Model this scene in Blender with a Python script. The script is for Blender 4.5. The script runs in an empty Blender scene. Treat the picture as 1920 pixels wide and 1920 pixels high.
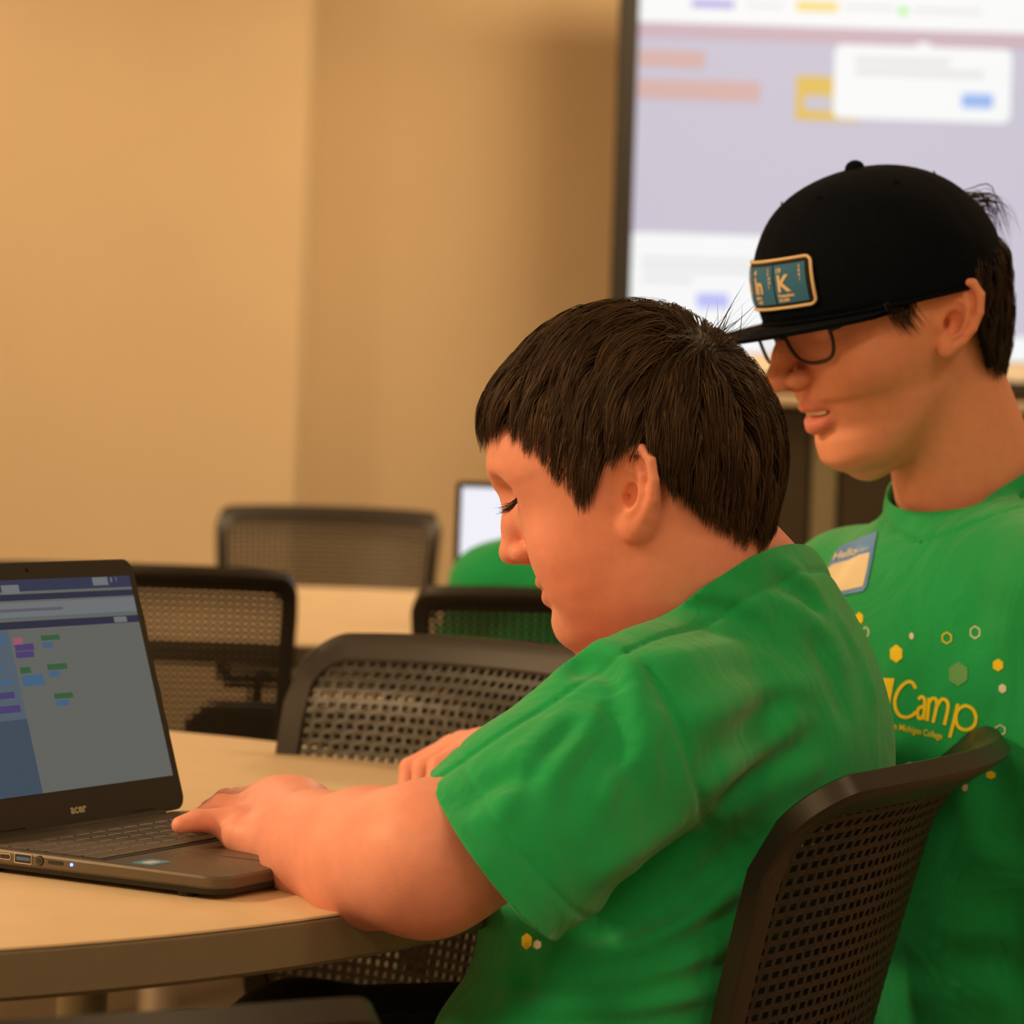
import bpy, bmesh, math, random
import numpy as np
from mathutils import Vector, Matrix

random.seed(7)
RNG = np.random.default_rng(7)
scene = bpy.context.scene
COL = scene.collection
PI = math.pi

# ------------------------------------------------------------------ camera
CAM_H = 1.043
FPX = 5400.0
PITCH = math.radians(1.316)
ROLL = math.radians(1.8)
_fw = Vector((0, math.cos(PITCH), -math.sin(PITCH)))
_r0 = Vector((1, 0, 0))
_u0 = Vector((0, math.sin(PITCH), math.cos(PITCH)))
CAM_R = math.cos(ROLL) * _r0 + math.sin(ROLL) * _u0
CAM_U = -math.sin(ROLL) * _r0 + math.cos(ROLL) * _u0
cam_data = bpy.data.cameras.new('camera')
cam_data.sensor_fit = 'HORIZONTAL'
cam_data.sensor_width = 36.0
cam_data.lens = FPX / 1920.0 * 36.0
cam_data.clip_start = 0.05
cam_data.dof.use_dof = True
cam_data.dof.focus_distance = 1.98
cam_data.dof.aperture_fstop = 8.5
cam = bpy.data.objects.new('camera', cam_data)
COL.objects.link(cam)
cam.matrix_world = Matrix(((CAM_R.x, CAM_U.x, -_fw.x, 0), (CAM_R.y, CAM_U.y, -_fw.y, 0),
                           (CAM_R.z, CAM_U.z, -_fw.z, CAM_H), (0, 0, 0, 1)))
scene.camera = cam

# ------------------------------------------------------------------ world, exposure, ceiling lamps
world = bpy.data.worlds.new('world')
scene.world = world
world.use_nodes = True
world.node_tree.nodes['Background'].inputs[0].default_value = (1.0, 0.75, 0.48, 1)
world.node_tree.nodes['Background'].inputs[1].default_value = 0.15
scene.view_settings.view_transform = 'Standard'
scene.view_settings.look = 'None'
scene.view_settings.exposure = 0.0
scene.view_settings.gamma = 1.0
scene.view_settings.use_curve_mapping = False

CEIL_Z = 2.75
WARM = (1.0, 0.66, 0.33)
# (x, y, width, depth, watts): recessed panels of the classroom ceiling
LAMPS = [(-3.0, 1.6, 0.6, 0.6, 125), (1.3, 0.8, 0.6, 0.6, 6), (-1.8, 3.8, 0.6, 0.6, 8), (1.4, 3.6, 0.6, 0.6, 14),
         (-1.7, 6.1, 0.6, 0.6, 14), (0.75, 6.55, 0.6, 0.6, 43), (-1.2, -1.0, 0.6, 0.6, 44), (1.2, -1.0, 0.6, 0.6, 8)]
for lx, ly, lw, ld, wt in LAMPS:
    la = bpy.data.lights.new('panel_light', 'AREA')
    la.shape = 'RECTANGLE'; la.size = lw; la.size_y = ld
    la.energy = wt; la.color = WARM
    lo = bpy.data.objects.new('panel_light', la)
    lo.location = (lx, ly, CEIL_Z - 0.03)
    COL.objects.link(lo)


def at(px, py, Y):
    """world point seen at pixel (px,py) of the 1920 frame when it stands at distance Y"""
    d = _fw + (px - 960) / FPX * CAM_R - (py - 960) / FPX * CAM_U
    s = Y / d.y
    return np.array((d.x * s, d.y * s, CAM_H + d.z * s))


def to_px(p):
    v = Vector(p) - Vector((0, 0, CAM_H))
    z = v.dot(_fw)
    return 960 + FPX * v.dot(CAM_R) / z, 960 - FPX * v.dot(CAM_U) / z


# ------------------------------------------------------------------ materials
MATS = {}


def pm(name, col, rough=0.6, var=0.06, scale=40.0, bump=0.0, bscale=400.0, metal=0.0, spec=0.5,
       sss=0.0, sheen=0.0, emit=None, alpha=1.0, attr=None, coat=0.0, trans=0.0, crease=0.0):
    if name in MATS:
        return MATS[name]
    m = bpy.data.materials.new(name)
    m.use_nodes = True
    nt = m.node_tree
    b = nt.nodes['Principled BSDF']
    b.inputs['Roughness'].default_value = rough
    b.inputs['Metallic'].default_value = metal
    b.inputs['Specular IOR Level'].default_value = spec
    b.inputs['Coat Weight'].default_value = coat
    b.inputs['Transmission Weight'].default_value = trans
    tc = nt.nodes.new('ShaderNodeTexCoord')
    nz = nt.nodes.new('ShaderNodeTexNoise')
    nz.inputs['Scale'].default_value = scale
    nz.inputs['Detail'].default_value = 4
    nt.links.new(tc.outputs['Object'], nz.inputs['Vector'])
    mx = nt.nodes.new('ShaderNodeMix'); mx.data_type = 'RGBA'; mx.blend_type = 'MULTIPLY'
    mx.inputs['Factor'].default_value = 1.0
    rp = nt.nodes.new('ShaderNodeMapRange')
    rp.inputs['To Min'].default_value = 1 - var * 2; rp.inputs['To Max'].default_value = 1 + var * 2
    nt.links.new(nz.outputs['Fac'], rp.inputs['Value'])
    if attr:
        at_ = nt.nodes.new('ShaderNodeVertexColor'); at_.layer_name = attr
        nt.links.new(at_.outputs['Color'], mx.inputs[6])
    else:
        mx.inputs[6].default_value = (*col, 1)
    nt.links.new(rp.outputs['Result'], mx.inputs[7])
    nt.links.new(mx.outputs[2], b.inputs['Base Color'])
    if bump > 0:
        nb = nt.nodes.new('ShaderNodeTexNoise'); nb.inputs['Scale'].default_value = bscale
        nb.inputs['Detail'].default_value = 3
        nt.links.new(tc.outputs['Object'], nb.inputs['Vector'])
        bp = nt.nodes.new('ShaderNodeBump'); bp.inputs['Strength'].default_value = bump
        bp.inputs['Distance'].default_value = 0.002
        nt.links.new(nb.outputs['Fac'], bp.inputs['Height'])
        if crease > 0:
            nc = nt.nodes.new('ShaderNodeTexNoise'); nc.inputs['Scale'].default_value = 14.0
            nc.inputs['Detail'].default_value = 2.5; nc.inputs['Distortion'].default_value = 1.6
            mp = nt.nodes.new('ShaderNodeMapping'); mp.inputs['Scale'].default_value = (1.0, 1.0, 0.55)
            mp.inputs['Rotation'].default_value = (0.5, 0.7, 0.2)
            nt.links.new(tc.outputs['Object'], mp.inputs['Vector']); nt.links.new(mp.outputs['Vector'], nc.inputs['Vector'])
            b2 = nt.nodes.new('ShaderNodeBump'); b2.inputs['Strength'].default_value = crease; b2.inputs['Distance'].default_value = 0.012
            nt.links.new(nc.outputs['Fac'], b2.inputs['Height']); nt.links.new(b2.outputs['Normal'], bp.inputs['Normal'])
        nt.links.new(bp.outputs['Normal'], b.inputs['Normal'])
    if sss > 0:
        b.inputs['Subsurface Weight'].default_value = sss
        b.inputs['Subsurface Radius'].default_value = (0.012, 0.004, 0.002)
        b.inputs['Subsurface Scale'].default_value = 0.6
    if sheen > 0:
        b.inputs['Sheen Weight'].default_value = sheen
        b.inputs['Sheen Roughness'].default_value = 0.5
    if emit is not None:
        b.inputs['Emission Color'].default_value = (*emit[:3], 1)
        b.inputs['Emission Strength'].default_value = emit[3]
    b.inputs['Alpha'].default_value = alpha
    MATS[name] = m
    return m


def s2l(r, g, b):
    f = lambda c: (c / 255 / 12.92) if c <= 10 else ((c / 255 + 0.055) / 1.055) ** 2.4
    return (f(r), f(g), f(b))


# ------------------------------------------------------------------ mesh helpers
class MB:
    def __init__(self):
        self.v = []; self.f = []

    def add(self, vs, fs):
        o = len(self.v)
        self.v += [tuple(map(float, p)) for p in vs]
        self.f += [tuple(i + o for i in q) for q in fs]
        return self

    def box(self, c, s, R=None, bev=0.0, seg=2):
        bm = bmesh.new()
        bmesh.ops.create_cube(bm, size=1.0)
        for v in bm.verts:
            v.co = Vector((v.co.x * s[0], v.co.y * s[1], v.co.z * s[2]))
        if bev > 0:
            bmesh.ops.bevel(bm, geom=bm.edges[:], offset=bev, segments=seg, profile=0.5, affect='EDGES')
        M = R if R is not None else Matrix.Identity(3)
        vs = [M @ v.co + Vector(c) for v in bm.verts]
        fs = [tuple(v.index for v in f.verts) for f in bm.faces]
        bm.verts.index_update()
        fs = [tuple(v.index for v in f.verts) for f in bm.faces]
        bm.free()
        return self.add(vs, fs)

    def tube(self, pts, r, n=10, closed=False, caps=True):
        pts = [Vector(p) for p in pts]
        rs = r if hasattr(r, '__len__') else [r] * len(pts)
        rings = []
        up = None
        N = len(pts)
        for i, p in enumerate(pts):
            if closed:
                t = (pts[(i + 1) % N] - pts[i - 1]).normalized()
            else:
                t = (pts[min(i + 1, N - 1)] - pts[max(i - 1, 0)]).normalized()
            if up is None:
                up = t.orthogonal().normalized()
            up = (up - t * up.dot(t)).normalized()
            s = t.cross(up)
            rings.append([p + (up * math.cos(2 * PI * k / n) + s * math.sin(2 * PI * k / n)) * rs[i] for k in range(n)])
        vs = [q for ring in rings for q in ring]
        fs = []
        M = N if closed else N - 1
        for i in range(M):
            j = (i + 1) % N
            for k in range(n):
                k2 = (k + 1) % n
                fs.append((i * n + k, i * n + k2, j * n + k2, j * n + k))
        if caps and not closed:
            fs.append(tuple(range(n - 1, -1, -1)))
            fs.append(tuple((N - 1) * n + k for k in range(n)))
        return self.add(vs, fs)

    def lathe(self, prof, c=(0, 0, 0), n=32):
        vs = []; fs = []
        for r, z in prof:
            for k in range(n):
                a = 2 * PI * k / n
                vs.append((c[0] + r * math.cos(a), c[1] + r * math.sin(a), c[2] + z))
        for i in range(len(prof) - 1):
            for k in range(n):
                k2 = (k + 1) % n
                fs.append((i * n + k, i * n + k2, (i + 1) * n + k2, (i + 1) * n + k))
        fs.append(tuple(range(n - 1, -1, -1)))
        fs.append(tuple((len(prof) - 1) * n + k for k in range(n)))
        return self.add(vs, fs)

    def prism(self, poly, z0, z1):
        """polygon in xy, extruded z0..z1"""
        n = len(poly)
        vs = [(x, y, z0) for x, y in poly] + [(x, y, z1) for x, y in poly]
        fs = [tuple(range(n - 1, -1, -1)), tuple(range(n, 2 * n))]
        fs += [(i, (i + 1) % n, n + (i + 1) % n, n + i) for i in range(n)]
        return self.add(vs, fs)

    def mesh(self, name):
        me = bpy.data.meshes.new(name)
        me.from_pydata(self.v, [], self.f)
        me.update()
        return me

    def build(self, name, mat, parent=None, smooth=False, angle=None, M=None):
        me = self.mesh(name)
        return mesh_obj(name, me, mat, parent, smooth, angle, M)


def mesh_obj(name, me, mat, parent=None, smooth=False, angle=None, M=None):
    if mat is not None and not me.materials:
        me.materials.append(mat)
    if smooth or angle:
        me.polygons.foreach_set('use_smooth', [True] * len(me.polygons))
        if angle:
            me.set_sharp_from_angle(angle=math.radians(angle))
    o = bpy.data.objects.new(name, me)
    COL.objects.link(o)
    if M is not None:
        o.matrix_local = M
    if parent is not None:
        o.parent = parent
    return o


def empty(name, loc=(0, 0, 0), rz=0.0, label=None, cat=None, group=None, kind=None):
    o = bpy.data.objects.new(name, None)
    o.empty_display_size = 0.05
    COL.objects.link(o)
    o.location = loc
    o.rotation_euler = (0, 0, rz)
    tag(o, label, cat, group, kind)
    return o


def tag(o, label=None, cat=None, group=None, kind=None):
    if label: o['label'] = label
    if cat: o['category'] = cat
    if group: o['group'] = group
    if kind: o['kind'] = kind
    return o


def copy_tree(o, parent=None):
    c = o.copy(); COL.objects.link(c)
    if parent is not None:
        c.parent = parent
    for ch in list(o.children):
        copy_tree(ch, c)
    return c


def rrect(x0, y0, x1, y1, r, n=5):
    pts = []
    for cx, cy, a0 in ((x1 - r, y1 - r, 0), (x0 + r, y1 - r, PI / 2), (x0 + r, y0 + r, PI), (x1 - r, y0 + r, 1.5 * PI)):
        for k in range(n + 1):
            a = a0 + PI / 2 * k / n
            pts.append((cx + r * math.cos(a), cy + r * math.sin(a)))
    return pts


def text_mesh(txt, size=1.0, align='LEFT', bold=0.0, shear=0.0):
    cu = bpy.data.curves.new('txt', 'FONT')
    cu.body = txt; cu.size = size; cu.align_x = align
    cu.offset = bold; cu.shear = shear
    cu.resolution_u = 3
    ob = bpy.data.objects.new('txt', cu)
    COL.objects.link(ob)
    dg = bpy.context.evaluated_depsgraph_get()
    dg.update()
    me = bpy.data.meshes.new_from_object(ob.evaluated_get(dg))
    bpy.data.objects.remove(ob)
    bpy.data.curves.remove(cu)
    vs = [tuple(v.co) for v in me.vertices]
    fs = [tuple(p.vertices) for p in me.polygons]
    bpy.data.meshes.remove(me)
    return vs, fs


def pchip(x, y, q):
    x = np.asarray(x, float); y = np.asarray(y, float); q = np.asarray(q, float)
    if x[0] > x[-1]:
        x = x[::-1]; y = y[::-1]
    h = np.diff(x); d = np.diff(y) / h
    m = np.zeros_like(y)
    m[1:-1] = np.where(d[:-1] * d[1:] > 0, 2 * d[:-1] * d[1:] / np.where(d[:-1] + d[1:] == 0, 1, d[:-1] + d[1:]), 0)
    m[0] = d[0]; m[-1] = d[-1]
    q = np.clip(q, x[0], x[-1])
    i = np.clip(np.searchsorted(x, q) - 1, 0, len(x) - 2)
    t = (q - x[i]) / h[i]
    return ((1 + 2 * t) * (1 - t) ** 2 * y[i] + t * (1 - t) ** 2 * h[i] * m[i]
            + t * t * (3 - 2 * t) * y[i + 1] + t * t * (t - 1) * h[i] * m[i + 1])


def crom(P, n, closed=False):
    """Catmull-Rom through points P, n samples per span"""
    P = np.asarray(P, float)
    N = len(P)
    out = []
    spans = N if closed else N - 1
    for i in range(spans):
        if closed:
            a, b, c, d = P[(i - 1) % N], P[i], P[(i + 1) % N], P[(i + 2) % N]
        else:
            b, c = P[i], P[i + 1]
            a = P[i - 1] if i > 0 else 2 * b - c
            d = P[i + 2] if i + 2 < N else 2 * c - b
        for k in range(n):
            t = k / n
            out.append(0.5 * ((2 * b) + (-a + c) * t + (2 * a - 5 * b + 4 * c - d) * t * t + (-a + 3 * b - 3 * c + d) * t ** 3))
    if not closed:
        out.append(P[-1])
    return np.array(out)
# ================================================================== the room
M_WALL = pm('wall_paint', (0.72, 0.60, 0.43), 0.85, 0.02, 3, 0.15, 300)
M_CEIL = pm('ceiling_tile', (0.78, 0.74, 0.68), 0.9, 0.03, 20)
M_FLOOR = pm('carpet', (0.26, 0.20, 0.14), 0.95, 0.15, 120, 0.5, 500)
M_BASE = pm('baseboard_vinyl', (0.06, 0.05, 0.04), 0.6)
M_LAMP = pm('lamp_diffuser', (0.9, 0.85, 0.75), 0.5, 0.01, 5, emit=(1.0, 0.72, 0.42, 6.0))
M_LAMPF = pm('lamp_frame', (0.8, 0.8, 0.78), 0.5)


def struct(name, mb, mat, parent=None):
    o = mb.build(name, mat, parent)
    o['kind'] = 'structure'
    return o


XL, XR, YF, YB = -4.2, 3.6, -2.6, 7.75
struct('floor', MB().box(((XL + XR) / 2, (YF + YB) / 2, -0.05), (XR - XL + .4, YB - YF + .4, 0.1)), M_FLOOR)
struct('ceiling', MB().box(((XL + XR) / 2, (YF + YB) / 2, CEIL_Z + 0.05), (XR - XL + .4, YB - YF + .4, 0.1)), M_CEIL)
struct('wall_left', MB().box((XL - 0.05, (YF + YB) / 2, CEIL_Z / 2), (0.1, YB - YF, CEIL_Z)), M_WALL)
struct('wall_right', MB().box((XR + 0.05, (YF + YB) / 2, CEIL_Z / 2), (0.1, YB - YF, CEIL_Z)), M_WALL)
struct('wall_front', MB().box(((XL + XR) / 2, YF - 0.05, CEIL_Z / 2), (XR - XL, 0.1, CEIL_Z)), M_WALL)
CORNX = (548 - 960) / FPX * 7.3
struct('wall_back', MB().box(((XL + XR) / 2, YB + 0.05, CEIL_Z / 2), (XR - XL, 0.1, CEIL_Z)), M_WALL)
struct('wall_pier', MB().box(((XL + CORNX) / 2, (7.3 + YB) / 2, CEIL_Z / 2), (CORNX - XL, YB - 7.3, CEIL_Z)), M_WALL)
struct('baseboard_back', MB().box(((XR + CORNX) / 2, YB - 0.008, 0.05), (XR - CORNX, 0.016, 0.1)), M_BASE)
struct('baseboard_pier', MB().box(((XL + CORNX) / 2, 7.292, 0.05), (CORNX - XL, 0.016, 0.1)), M_BASE)

LAMP_LBL = ['square ceiling light panel over the near left of the table', 'square ceiling light panel above the near right side',
            'square ceiling light panel over the left behind the laptop', 'square ceiling light panel right of the boys',
            'square ceiling light panel left of the projection screen', 'square ceiling light panel in front of the projection screen',
            'square ceiling light panel behind the camera on the left', 'square ceiling light panel behind the camera on the right']
for i, (lx, ly, lw, ld, wt) in enumerate(LAMPS):
    e = empty('ceiling_light', (lx, ly, CEIL_Z), 0, LAMP_LBL[i], 'ceiling light', 'ceiling light panels')
    MB().box((0, 0, -0.008), (lw + 0.06, ld + 0.06, 0.016), bev=0.004).build('frame', M_LAMPF, e)
    MB().box((0, 0, -0.0185), (lw - 0.02, ld - 0.02, 0.005)).build('diffuser', M_LAMP, e)

# ------------------------------------------------------------------ projection screen
SCR_Y = 7.25
SCR_X0 = (1168 - 960) / FPX * SCR_Y
PXS = SCR_Y / FPX                       # metres per pixel there
SX0, SX1 = SCR_X0, SCR_X0 + 2.1
SZ1, SZ0 = at(1500, -160, SCR_Y)[2], at(1900, 716, SCR_Y)[2]
scr = empty('projection_screen', ((SX0 + SX1) / 2, SCR_Y, SZ0), 0,
            'large lit projection screen with black border on the back wall', 'screen')
SC = Vector(((SX0 + SX1) / 2, SCR_Y, SZ0))
M_BLACK = pm('screen_border', (0.012, 0.012, 0.013), 0.7)
M_SCRW = pm('screen_fabric', (0.75, 0.72, 0.68), 0.9)


def emis(name, rgb, st=1.0):
    return pm(name, (0.02, 0.02, 0.02), 0.9, 0.0, emit=(*s2l(*rgb), st), spec=0.1)


def loc(mb_c):
    return (mb_c[0] - SC.x, mb_c[1] - SC.y, mb_c[2] - SC.z)


BW = 0.05
W_, H_ = SX1 - SX0, SZ1 - SZ0
for nm, c, s in (('border', (SX0 - BW / 2, SCR_Y, (SZ0 + SZ1) / 2), (BW, 0.03, H_ + 2 * BW)),
                 ('border', (SX1 + BW / 2, SCR_Y, (SZ0 + SZ1) / 2), (BW, 0.03, H_ + 2 * BW)),
                 ('border', ((SX0 + SX1) / 2, SCR_Y, SZ0 - 0.014), (W_, 0.03, 0.028)),
                 ('border', ((SX0 + SX1) / 2, SCR_Y, SZ1 + BW / 2), (W_, 0.03, BW))):
    MB().box(loc(c), s, bev=0.004).build('border', M_BLACK, scr)
for bx_ in (SX0 + 0.25, SX1 - 0.25):
    MB().box(loc((bx_, SCR_Y + 0.27, (SZ0 + SZ1) / 2)), (0.05, 0.46, 0.12), bev=0.005).build('wall_bracket', M_BLACK, scr)
MB().box(loc(((SX0 + SX1) / 2, SCR_Y + 0.02, (SZ0 + SZ1) / 2)), (W_, 0.02, H_)).build('fabric', M_SCRW, scr)


def scr_rect(name, px0, py0, px1, py1, mat, off, r=0.0, slope=True):
    """flat patch of the projected picture; pixel box given at screen distance"""
    a = at(px0, py0, SCR_Y); b = at(px1, py1, SCR_Y)
    # undo the camera roll: take the corner points about the box centre
    c = at((px0 + px1) / 2, (py0 + py1) / 2, SCR_Y)
    hw = (px1 - px0) / 2 * PXS; hh = (py1 - py0) / 2 * PXS
    x0, x1 = c[0] - hw, c[0] + hw
    x0 = max(x0, SX0 + 0.0); x1 = min(x1, SX1)
    z0, z1 = c[2] - hh, min(c[2] + hh, SZ1)
    poly = rrect(x0 - SC.x, z0 - SC.z, x1 - SC.x, z1 - SC.z, max(r, 0.0005), 4)
    y = 0.009 - off
    n = len(poly)
    vs = [(p[0], y, p[1]) for p in poly]
    return MB().add(vs, [tuple(range(n))]).build(name, mat, scr)


E_WHITE = emis('picture_white', (244, 246, 247), 1.0)
E_LAV = emis('picture_lavender', (200, 195, 211), 1.0)
E_PINK = emis('picture_pink_band', (203, 178, 188), 1.0)
E_SAL = emis('picture_salmon', (212, 176, 172), 1.0)
E_YEL = emis('picture_yellow', (224, 190, 96), 1.0)
E_YEL2 = emis('picture_yellow_text', (243, 220, 130), 1.0)
E_PUR = emis('picture_purple_text', (176, 164, 226), 1.0)
E_GRN = emis('picture_green_dot', (158, 240, 130), 1.0)
E_BLU = emis('picture_blue', (152, 184, 240), 1.0)
E_BLU2 = emis('picture_violet_blue', (186, 190, 248), 1.0)
E_GREY = emis('picture_grey_text', (226, 227, 228), 1.0)
ce = 1560
scr_rect('picture_area', 1168, -160, 2660, 640, E_LAV, 0.001)
scr_rect('title_strip', 1168, -160, 2660, 62, E_WHITE, 0.003)
scr_rect('pink_band', 1168, 62, 2660, 92, E_PINK, 0.003)
scr_rect('bottom_strip', 1168, 632, 2660, 678, E_WHITE, 0.003)
scr_rect('highlight', 1297, 0, 1377, 14, E_PUR, 0.005, 0.004)
scr_rect('highlight', 1493, 2, 1572, 21, E_YEL2, 0.005, 0.004)
scr_rect('green_dot', 1686, 12, 1702, 28, E_GRN, 0.005, 0.008)
scr_rect('text_line', 1400, 6, 1470, 13, E_GREY, 0.005)
scr_rect('text_line', 1585, 10, 1680, 17, E_GREY, 0.005)
scr_rect('text_line', 1712, 16, 1840, 24, E_GREY, 0.005)
scr_rect('salmon_bar', 1198, 94, 1322, 126, E_SAL, 0.005, 0.008)
scr_rect('salmon_bar', 1196, 150, 1426, 188, E_SAL, 0.005, 0.008)
scr_rect('yellow_block', 1492, 143, 1614, 226, E_YEL, 0.005, 0.006)
scr_rect('block_gap', 1508, 180, 1560, 206, E_LAV, 0.006, 0.008)
scr_rect('popup_window', 1564, 88, 1896, 226, E_WHITE, 0.007, 0.02)
scr_rect('popup_pointer', 1718, 80, 1746, 96, E_WHITE, 0.0068, 0.008)
scr_rect('text_line', 1604, 108, 1780, 122, E_GREY, 0.009)
scr_rect('text_line', 1604, 130, 1845, 144, E_GREY, 0.009)
scr_rect('popup_button', 1803, 176, 1862, 203, E_BLU, 0.009, 0.006)
scr_rect('lower_popup', 1182, 440, 1500, 628, E_WHITE, 0.007, 0.012)
scr_rect('text_line', 1204, 484, 1420, 494, E_GREY, 0.009)
scr_rect('text_line', 1204, 502, 1420, 512, E_GREY, 0.009)
scr_rect('text_line', 1204, 520, 1300, 530, E_GREY, 0.009)
scr_rect('popup_button', 1306, 550, 1366, 578, E_BLU2, 0.009, 0.006)

# ------------------------------------------------------------------ dark cabinet below the screen
M_CABD = pm('cabinet_dark_wood', (0.036, 0.027, 0.013), 0.6, 0.12, 30)
M_CABT = pm('cabinet_top_laminate', (0.55, 0.46, 0.34), 0.5)
M_CABP = pm('cabinet_post', (0.22, 0.20, 0.13), 0.6)
CY0 = 6.85
ct = at(1480, 742, CY0)[2]
cx0 = (1180 - 960) / FPX * CY0
cab = empty('cabinet', (cx0 + 1.1, CY0 + 0.25, 0), 0, 'dark brown cabinet with pale top edge below the projection screen', 'cabinet')
MB().box((0, 0.02, ct / 2 - 0.012), (2.2, 0.44, ct - 0.024), bev=0.004).build('body', M_CABD, cab)
MB().box((0, 0, ct - 0.012), (2.24, 0.5, 0.024), bev=0.004).build('top', M_CABT, cab)
px_post = at(1548, 900, CY0)[0] - (cx0 + 1.1)
MB().box((px_post, -0.21, ct / 2 - 0.03), (0.058, 0.03, ct - 0.09), bev=0.003).build('post', M_CABP, cab)
for k, (a, b) in enumerate(((-1.08, px_post - 0.035), (px_post + 0.035, 1.08))):
    d = MB().box(((a + b) / 2, -0.21, ct / 2 - 0.03), (b - a - 0.01, 0.02, ct - 0.09), bev=0.003).build('door', M_CABD, cab)
    MB().box((b - 0.06 if k == 0 else a + 0.06, -0.228, ct * 0.5), (0.012, 0.016, 0.14), bev=0.003).build('handle', M_BLACK, d)

# ------------------------------------------------------------------ tables
M_TOP = pm('table_laminate', (0.73, 0.585, 0.405), 0.5, 0.03, 25, 0.05, 800, spec=0.35)
M_EDGE = pm('table_edge', (0.19, 0.165, 0.12), 0.6, 0.04, 60)
M_STEEL = pm('brushed_steel', (0.62, 0.60, 0.56), 0.3, 0.03, 60, metal=0.9)
M_PLEG = pm('pale_leg_paint', (0.62, 0.60, 0.48), 0.5, 0.03, 60)


def round_table(c, R, label, legs):
    t = empty('round_table', (c[0], c[1], 0), 0, label, 'table', 'round classroom tables')
    n = 128
    T = 0.74; th = 0.033
    MB().lathe([(R - 0.004, -0.0015), (R - 0.0012, -0.0005), (R - 0.001, 0.0), ][:0] or
               [(0.001, T - 0.003), (R - 0.004, T - 0.003), (R - 0.001, T - 0.0022), (R - 0.0012, T - 0.0008), (R - 0.003, T), (0.001, T)],
               n=n).build('table_top', M_TOP, t, angle=40)
    MB().lathe([(0.001, T - th), (R - 0.003, T - th), (R, T - th + 0.003), (R, T - 0.0045), (R - 0.0015, T - 0.003), (0.001, T - 0.003)],
               n=n).build('edge_band', M_EDGE, t, angle=40)
    for a in legs:
        x, y = 0.62 * R * math.cos(a), 0.62 * R * math.sin(a)
        l = MB().tube([(x, y, 0.012), (x, y, T - th)], 0.024, 14).build('leg', M_PLEG, t, angle=40)
        MB().lathe([(0.02, 0), (0.03, 0.004), (0.03, 0.01), (0.02, 0.016)], (x, y, 0), 14).build('foot', M_BLACK, l, angle=40)
    MB().box((0, 0, T - th - 0.015), (R * 0.9, 0.06, 0.03), bev=0.003).build('cross_rail', M_BLACK, t)
    MB().box((0, 0, T - th - 0.015), (0.06, R * 0.9, 0.03), bev=0.003).build('cross_rail', M_BLACK, t)
    return t


T1 = (-0.66, 2.30); R1 = 0.72
round_table(T1, R1, 'round laminate table with the open laptop and the resting arms', [0.9, 2.5, 4.0, 5.4])
round_table((-0.40, 5.08), 0.85, 'round laminate table in the blurred background', [0.6, 2.2, 3.6, 5.35])

# ------------------------------------------------------------------ mesh-back swivel chairs
M_CHAIR = pm('chair_plastic', (0.017, 0.016, 0.0145), 0.42, 0.04, 60, 0.05, 700)
M_SEAT = pm('chair_seat_fabric', (0.05, 0.05, 0.055), 0.9, 0.1, 200, 0.3, 900)


def back_surf(u, v):
    """backrest sheet: u -1..1 across, v 0..1 upwards -> x,y,z in chair space (front is -y)"""
    z = 0.50 + 0.355 * v
    hw = 0.205 + 0.022 * v ** 1.5
    x = u * hw
    y = 0.195 + 0.085 * v ** 1.2 + 0.038 * max(0.0, (v - 0.80) / 0.20) ** 2 - 0.055 * u * u * (0.75 + 0.25 * v)
    z -= 0.006 * abs(u) ** 3 * v
    return np.array((x, y, z))


def back_n(u, v):
    e = 1e-3
    a = back_surf(u + e, v) - back_surf(u - e, v)
    b = back_surf(u, v + e) - back_surf(u, v - e)
    n = np.cross(a, b)
    return n / np.linalg.norm(n)            # points to the front (-y)


def sq_loop(hx, y0, y1, rx, ry, n=8):
    pts = []
    for cx, cy, a0 in ((hx - rx, y1 - ry, 0), (-hx + rx, y1 - ry, PI / 2), (-hx + rx, y0 + ry, PI), (hx - rx, y0 + ry, 1.5 * PI)):
        for k in range(n + 1):
            a = a0 + PI / 2 * k / n
            pts.append((cx + rx * math.cos(a), cy + ry * math.sin(a)))
    # densify straight runs
    out = []
    N = len(pts)
    for i in range(N):
        p, q = pts[i], pts[(i + 1) % N]
        L = math.hypot(q[0] - p[0], (q[1] - p[1]))
        m = max(1, int(L / 0.09))
        for k in range(m):
            out.append((p[0] + (q[0] - p[0]) * k / m, p[1] + (q[1] - p[1]) * k / m))
    return out


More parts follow.
